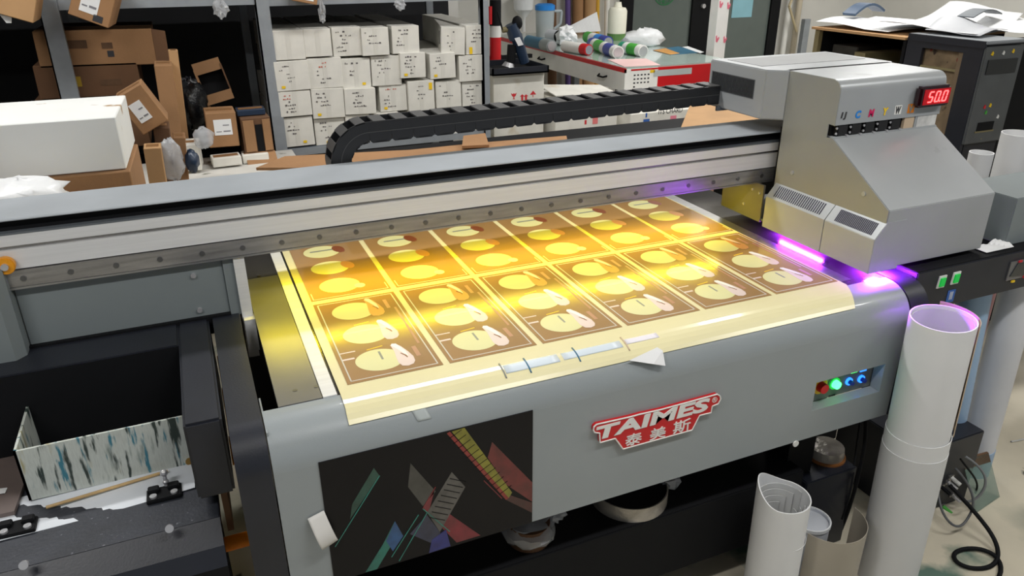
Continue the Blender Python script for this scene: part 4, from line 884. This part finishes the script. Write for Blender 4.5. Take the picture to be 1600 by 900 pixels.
# ------------------------------------------------------------------ red-edged desk
DZ = 1.05
dk_ = thing('work_desk', 'white-sided work desk with red edging and pale glass top', 'desk', (3.2, 4.3, FZ))
DX0, DX1, DY0, DY1 = 2.735, 3.72, 3.24, 5.85
obj('desk_top', P().box(DX0 + .01, DX1, DY0 + .01, DY1, DZ - .02, DZ), tabletop, dk_)
obj('red_edge', P().box(DX0, DX0 + .012, DY0, DY1, DZ - .035, DZ - .004), redp, dk_)
obj('side_apron', P().box(DX0 + .002, DX0 + .014, DY0 + .01, DY1, DZ - .17, DZ - .035), white, dk_)
obj('front_apron', P().box(DX0, 3.02, DY0, DY0 + .012, DZ - .17, DZ - .01), white, dk_)
obj('front_apron', P().box(3.02, DX1, DY0, DY0 + .012, DZ - .17, DZ - .01), redp, dk_, label='glossy red front panel')
obj('red_line', P().box(DX0 + .05, 3.02, DY0 - .002, DY0, DZ - .022, DZ - .01), redp, dk_)
obj('clear_tape', P().box(2.98, 3.32, DY0 - .003, DY0 - .001, DZ - .075, DZ - .03), taper, dk_)
obj('yellow_note', P().box(2.95, 2.99, DY0 - .003, DY0 - .001, DZ - .045, DZ - .025), yst, dk_)
mkp = P()
for i in range(16):
    a, b_ = 2.81 + (i % 5) * .03, DZ - .06 - (i // 5) * .028; mkp.box(a, a + .015, DY0 - .002, DY0, b_, b_ + .010)
o = obj('black_marks', mkp, inkk, dk_); o['kind'] = 'stuff'
for y in (3.5, 4.6):
    obj('drawer_handle', P().tube([(DX0 + .002, y, DZ - .09), (DX0 - .025, y + .02, DZ - .10), (DX0 - .025, y + .1, DZ - .10), (DX0 + .002, y + .12, DZ - .09)], .007), blackm, dk_)
for x, y in ((DX0 + .02, DY0 + .03), (DX1 - .08, DY0 + .03), (DX0 + .02, DY1 - .1), (DX1 - .08, DY1 - .1)): obj('leg', P().box(x, x + .06, y, y + .06, FZ, DZ - .02), cardl if y < 4 else dgrey, dk_)
def D(px, py, dz=0): return at(px, py, 'z', DZ + dz)
def tube_item(name, label, cat, a_, b_, r, cols):
    t = thing(name, label, cat, ((a_ + b_) / 2 - Vector((0, 0, r))))
    n_ = len(cols)
    for i, m_ in enumerate(cols):
        p0, p1 = a_.lerp(b_, i / n_), a_.lerp(b_, (i + 1) / n_); obj('label_band', P().cyl(p0, p1, r, n=18), m_, t, smooth=True)
    obj('end_cap', P().cyl(b_, b_ + (b_ - a_).normalized() * .006, r * .8, n=18), chrome, t)
    return t
tube_item('wrapped_tube', 'long teal wrapped tube lying at the left edge of the desk', 'tube', D(826, 64, .05), D(862, 72, .05), .05, [teal, teal, M('foil_end', (150, 158, 160), .3, .4)])
tube_item('paint_bottle', 'white bottle with red cap lying on the desk front edge', 'bottle', D(882, 72, .045), D(920, 78, .045), .045, [white, white, white, redp])
tube_item('paint_can', 'blue and green banded can lying nearest the desk front', 'can', D(925, 68, .045), D(966, 82, .045), .05, [bluelab, white, greenp, greenp, white, bluelab, bluelab, white])
tube_item('paint_can', 'bright green can with white ends right of the blue banded can', 'can', D(972, 74, .045), D(1005, 80, .045), .048, [M('teal_band', (40, 140, 110), .4), white, greenp, greenp, white])
tube_item('paint_can', 'blue and white can behind the banded cans', 'can', D(918, 58, .06), D(950, 66, .06), .05, [greenp, white, bluel, bluelab])
tube_item('spray_cap_bottle', 'white tube with black open mouth behind the teal tube', 'bottle', D(858, 55, .06), D(880, 58, .06), .055, [paperg, paperg, blackm])
jg = thing('plastic_jug', 'cloudy plastic jug with bright blue lid on the desk', 'jug', D(850, 57))
c = D(851, 57); hh = at(851, 14, 'y', c.y).z
obj('jug_body', P().lathe([(0, DZ), (.085, DZ), (.095, hh), (.088, hh)], c.x, c.y), jugm, jg, smooth=True)
obj('drink', P().lathe([(0, DZ + .005), (.08, DZ + .005), (.083, DZ + .10), (0, DZ + .10)], c.x, c.y), tan, jg)
obj('lid', P().lathe([(.099, hh - .01), (.099, hh + .035), (.07, hh + .05), (0, hh + .05)], c.x, c.y), bluel, jg, smooth=True)
obj('handle', P().tube([(c.x + .09, c.y - .03, hh - .02), (c.x + .16, c.y - .05, hh - .02), (c.x + .15, c.y - .05, DZ + .12), (c.x + .09, c.y - .03, DZ + .07)], .013), jugm, jg)
cn = thing('white_canister', 'tall cream plastic canister with green base band on the desk', 'canister', D(963, 62))
c = D(963, 62); h1 = at(963, 12, 'y', c.y).z
obj('canister_body', P().lathe([(0, DZ), (.088, DZ), (.09, h1 - .03), (.075, h1), (.04, h1 + .005), (.03, h1 + .05), (0, h1 + .05)], c.x, c.y), M('cream_plastic', (226, 224, 208), .4), cn, smooth=True)
obj('green_band', P().lathe([(.0905, DZ), (.0905, DZ + .06)], c.x, c.y), M('green_tape', (90, 130, 70), .5), cn)
wb = obj('plastic_bag', P().blob(D(1005, 62, .05), (.19, .14, .09), .2, n=18, m=10, seed=31, flat=DZ), plastw, smooth=True, sharp=80); tag(wb, 'white translucent plastic bag on the back of the desk', 'bag')
wp = obj('folded_paper', P().grid(lambda u, v: (D(895, 56).x + .32 * u, D(895, 56).y + .1 * v, DZ + .03 + .13 * u * v + .05 * v), 6, 4), paper, thick=.002); tag(wp, 'folded white paper standing up among the bottles on the desk', 'paper')
wp = obj('paper_wad', P().blob(D(885, 58, .07), (.09, .09, .09), .3, seed=35, flat=DZ), plastw); tag(wp, 'crumpled white wrapper behind the white bottle with red cap', 'wrapper')
fl_ = [D(1020, 78), D(1060, 73), D(1098, 82), D(1048, 86)]
fy = thing('flyer', 'orange and blue flyer lying flat on the pale desk top', 'flyer', fl_[0]); fy.location.z = DZ
obj('flyer_sheet', P().quadslab([(p.x, p.y, DZ + .001) for p in fl_], (0, 0, .002)), teal, fy)
fo = [D(1020, 79), D(1040, 76), D(1062, 84), D(1048, 86)]; obj('orange_print', P().quadslab([(p.x, p.y, DZ + .003) for p in fo], (0, 0, .001)), M('orange_print', (206, 150, 80), .5), fy)
fo = [D(1066, 74), D(1075, 73), D(1100, 82), D(1094, 84)]; obj('white_edge', P().quadslab([(p.x, p.y, DZ + .003) for p in fo], (0, 0, .001)), paper, fy)
pk = obj('paper_slip', P().quadslab([(2.76, 3.3, DZ + .001), (3.05, 3.26, DZ + .001), (3.15, 3.62, DZ + .001), (2.85, 3.7, DZ + .001)], (0, 0, .002)), M('pinkish_paper', (226, 190, 188), .5)); tag(pk, 'pinkish paper slip on the front corner of the desk', 'paper')
# tubes and rolls standing against the wall behind the desk
for (px, wd, m_, lab_, nm) in ((858, .05, cardd, 'dark brown cardboard tube behind the blue-lidded jug', 'cardboard_tube'), (898, .06, card, 'thick brown cardboard tube against the back wall', 'cardboard_tube'), (916, .07, cardl, 'flat brown board standing beside the thick tube', 'cardboard_board'),
                               (930, .025, M('mustard', (206, 160, 40), .5), 'yellow rod standing against the back wall', 'rod'), (945, .03, white, 'white plastic pipe standing by the door frame', 'pipe'), (884, .03, M('purple_cloth', (90, 70, 130), .7), 'purple cloth strip hanging behind the jug', 'cloth')):
    q = at(px, 20, 'y', 6.1); tag(obj(nm, P().cyl((q.x + .03, 6.02, FZ), (q.x, 6.12 - wd, 1.9), wd, n=16), m_, smooth=True), lab_, 'tube')
fn = thing('funnel', 'white plastic funnel hanging on the wall left of the jug', 'funnel', at(818, 20, 'y', 6.0))
q = at(818, 15, 'y', 6.0)
obj('cone', P().lathe([(.02, q.z - .13), (.025, q.z - .08), (.10, q.z), (.11, q.z + .14), (.105, q.z + .14)], q.x, q.y), plastw, fn, smooth=True)
obj('spout', P().cyl((q.x, q.y, q.z - .13), (q.x, q.y, q.z - .22), .02, n=12), plastw, fn)
obj('wall_hook', P().box(q.x - .01, q.x + .01, q.y + .1, 6.2, q.z + .1, q.z + .12), blackm, fn)
# column wrapped in printed board
cl = thing('wrapped_column', 'slim white boxed column with pink handprint-like marks by the desk', 'column', (3.84, 3.75, FZ))
obj('column_body', P().box(3.785, 3.895, 3.60, 3.70, FZ, 2.4), M('white_column_board', (232, 230, 228), .6), cl)
for px, py in ((1127, 7), (1139, 9), (1121, 61), (1133, 62)):
    q = at(px, py, 'y', 3.599); obj('pink_mark', P().prism([(q.x - .018, q.z + .022), (q.x - .008, q.z + .03), (q.x - .002, q.z + .002), (q.x + .012, q.z + .02), (q.x + .018, q.z + .005), (q.x, q.z - .028), (q.x - .014, q.z - .02)], 'y', 3.5985, 3.6), M('pink_mark_ink', (216, 110, 130), .6), cl)
# sign and poster on the door glass
sg = thing('door_sign', 'round green emblem sign on the grey door glass', 'sign', at(1040, -25, 'y', 6.14))
q = at(1040, -14, 'y', 6.14); p = P(); p.shell((q.x, 6.149, q.z), (q.x, 6.144, q.z), .155, .012, n=48)
obj('ring', p, M('green_sign', (34, 112, 66), .5), sg)
for i, ch in enumerate('YHRUT'):
    a = math.radians(232 + i * 19); x, z = q.x + .118 * math.cos(a), q.z + .118 * math.sin(a); text('lettering', ch, x - .018, x + .018, z - .022, z + .022, 6.149, M('green_sign_text', (34, 112, 66), .5), sg, .003, .02)
q = at(1162, 8, 'y', 6.14); ps = thing('blue_poster', 'pale blue notice stuck on the right door glass', 'poster', (q.x, 6.14, q.z))
obj('sheet', P().box(q.x - .16, q.x + .14, 6.143, 6.15, q.z - .14, q.z + .3), M('pale_blue_paper', (140, 190, 205), .6), ps)
# pipes on the wall right of the door
for i, (px, m_) in enumerate(((1230, white), (1246, M('beige_pipe', (190, 180, 160), .5)))):
    q = at(px, 40, 'y', 6.1); tag(obj('wall_pipe', P().cyl((q.x, 6.12, FZ), (q.x, 6.12, CZ), .035, n=12), m_, smooth=True), ('white' if i == 0 else 'beige') + ' vertical wall pipe right of the door frame', 'pipe')
q = at(1238, 60, 'y', 6.0); tag(obj('hanging_cable', P().tube([(q.x - .05, 6.02, 2.2), (q.x + .02, 6.0, 1.6), (q.x - .12, 6.0, 1.2), (q.x + .05, 6.0, .9)], .016), M('cream_cable', (186, 172, 140), .5)), 'cream cable looping down the wall right of the door', 'cable')
q = at(1256, 60, 'y', 5.9); tag(obj('steel_stand', P().box(q.x - .04, q.x + .05, 5.88, 5.94, FZ, at(1256, 30, 'y', 5.9).z), rackm), 'thin grey steel upright standing by the wall pipes', 'stand')

# ------------------------------------------------------------------ right: black cabinet with computer tower and papers
cbn = thing('black_cabinet', 'black open cabinet with brown board top behind the carriage', 'cabinet', (3.8, 1.8, FZ))
KZ = 1.385
obj('board_top', P().box(3.405, 4.2, 1.46, 2.16, KZ, KZ + .014), cardl, cbn)
obj('far_panel', P().box(3.45, 4.2, 2.11, 2.14, FZ, KZ), blackm, cbn)
obj('back_panel', P().box(4.15, 4.2, 1.46, 2.11, FZ, KZ), blackm, cbn)
obj('side_frame', P().box(3.42, 3.45, 2.105, 2.14, FZ, KZ), olive, cbn)
obj('shelf', P().box(3.43, 4.15, 1.47, 2.11, 1.10, 1.12), blackm, cbn)
obj('stored_unit', P().box(3.50, 3.8, 1.86, 2.06, 1.121, 1.30), M('dusty_grey', (48, 46, 42), .6, 0, .3, 14), cbn, bev=.004)
obj('stored_unit', P().box(3.46, 3.8, 1.76, 1.84, 1.121, 1.28), olive, cbn)
obj('near_frame', P().box(3.42, 4.2, 1.46, 1.48, FZ, KZ), blackm, cbn)
ct = thing('computer_tower', 'large grey and black computer tower with open side and paint specks', 'computer', (3.565, 1.23, .596), None, (0, 0, 0))
tw, td, th_ = .285, .45, .81
X0, Y0, Y1 = -tw / 2, -td / 2, td / 2
obj('side_frame', P().box(X0, X0 + .02, Y0, Y0 + .105, 0, th_).box(X0, X0 + .02, Y1 - .10, Y1, 0, th_).box(X0, X0 + .02, Y0 + .105, Y1 - .10, th_ - .05, th_).box(X0, X0 + .02, Y0 + .105, Y1 - .10, 0, .30), black, ct)
obj('inner_board', P().box(X0 + .03, X0 + .04, Y0 + .08, Y1 - .08, .28, th_ - .03), M('dusty_brown_board', (128, 110, 86), .6, 0, .3, 16, spots=[(10, .62, .66, (50, 36, 30)), (14, .66, .68, (140, 50, 40))]), ct)
for z in (.50, .66): obj('inner_rail', P().box(X0 + .01, X0 + .03, Y0 + .10, Y1 - .09, z, z + .010), olive, ct)
obj('inner_post', P().box(X0 + .008, X0 + .03, Y0 + .105, Y0 + .135, .28, th_ - .05), M('dull_brown_post', (118, 100, 78), .6), ct)
obj('case_shell', P().box(X0 + .04, tw / 2, Y0 + .01, Y1, 0, th_), black, ct)
fpn = obj('front_panel', P().box(X0 + .005, tw / 2, Y0 - .012, Y0 + .01, .31, th_ - .012), M('speckled_grey_panel', (84, 87, 88), .5, 0, .12, 9, spots=[(34, .70, .72, (190, 165, 70))]), ct, bev=.004)
obj('lid', P().box(X0, tw / 2 + .01, Y0 - .015, Y1, th_, th_ + .016), M('tower_top_grey', (140, 144, 148), .4), ct, bev=.004)
obj('lid_edge', P().box(X0 - .004, X0 + .01, Y0 - .005, Y1, th_ - .02, th_ + .014), black, ct)
F0 = Y0 - .012
obj('drive_bay', P().box(X0 + .035, tw / 2 - .035, F0 - .006, F0, .665, .735), M('bay_dark', (40, 42, 43), .5), fpn)
obj('tray_slot', P().box(X0 + .075, tw / 2 - .09, F0 - .003, F0, .375, .42), blackm, fpn)
obj('slot_edge', P().box(X0 + .065, tw / 2 - .08, F0 - .004, F0, .367, .375), olive, fpn)
for x, z, m_ in ((-.09, .765, yst), (-.01, .765, white), (.06, .77, yst), (-.05, .50, inkr), (-.01, .505, yst), (-.03, .47, greenp), (.07, .44, white)): obj('paint_speck', P().prism([(x - .008, z - .006), (x + .006, z - .01), (x + .009, z + .004), (x, z + .012)], 'y', F0 - .0035, F0), m_, fpn)
sb = thing('tower_stand', 'dark equipment stack carrying the grey computer tower', 'stand', (3.62, 1.25, FZ))
obj('stand_body', P().box(3.40, 4.4, 1.0, 1.455, FZ, .594), blackm, sb, bev=.004)
bt = thing('black_side_unit', 'tall plain black unit to the right of the grey computer tower', 'computer', (4.05, 1.2, .595))
obj('unit_body', P().box(3.74, 4.4, 1.06, 1.45, .595, 1.36), blackm, bt, bev=.005)
# papers on top
def curled(label, cs, amp, ph, z=1.402, m=paper, nm='paper_sheet', curl=0., fr=5.):
    c0, c1, c2, c3 = [Vector(c) for c in cs]       # corners, going round
    def fn(u, v):
        p = (c0 * (1 - u) + c1 * u) * (1 - v) + (c3 * (1 - u) + c2 * u) * v
        return (p.x, p.y, z + amp * (math.sin(ph + fr * u) * .5 + .5) * (.35 + .65 * math.sin(PI * min(1, v + .3))) + curl * max(0, u - .7) ** 1.5 * 6)
    o = obj(nm, P().grid(fn, 28, 10), m, smooth=True, thick=.0014, sharp=80); return tag(o, label, 'paper')
curled('wide white drawing sheet lying along the cabinet top', [(3.43, 2.16), (4.3, 2.5), (4.35, 1.75), (3.45, 1.62)], .045, .3)
curled('curled white sheet with raised right end near the computer tower', [(3.46, 1.75), (4.5, 2.1), (4.3, 1.45), (3.50, 1.12)], .05, 2.6, z=1.428, curl=.05)
curled('grey-white sheet bulging over the lid of the computer tower', [(3.47, 1.40), (3.95, 1.62), (3.85, 1.20), (3.50, 1.10)], .07, 5.6, z=1.430, m=M('folded_sheet_grey', (176, 178, 182), .5), fr=4.)
curled('white curled corner sheet draped at the right end of the tower lid', [(3.80, 1.60), (4.6, 1.9), (4.4, 1.35), (3.84, 1.10)], .08, 5.0, z=1.432, fr=4.5)
tag(obj('dark_folder', P().grid(lambda u, v: (3.60 + .42 * u, 2.02 + .16 * u + .10 * v, 1.47 + .05 * math.sin(PI * u)), 10, 3), M('blue_folder', (36, 66, 96), .4), thick=.014), 'dark blue folder edge resting on the white drawing sheets', 'folder')
tag(obj('grey_clipboard', P().grid(lambda u, v: (3.72 + .36 * u, 1.32 + .10 * u + .1 * v, 1.50 + .03 * math.sin(PI * u)), 8, 3), dgrey, thick=.006), 'grey bent plastic board between the white sheets above the tower', 'board')
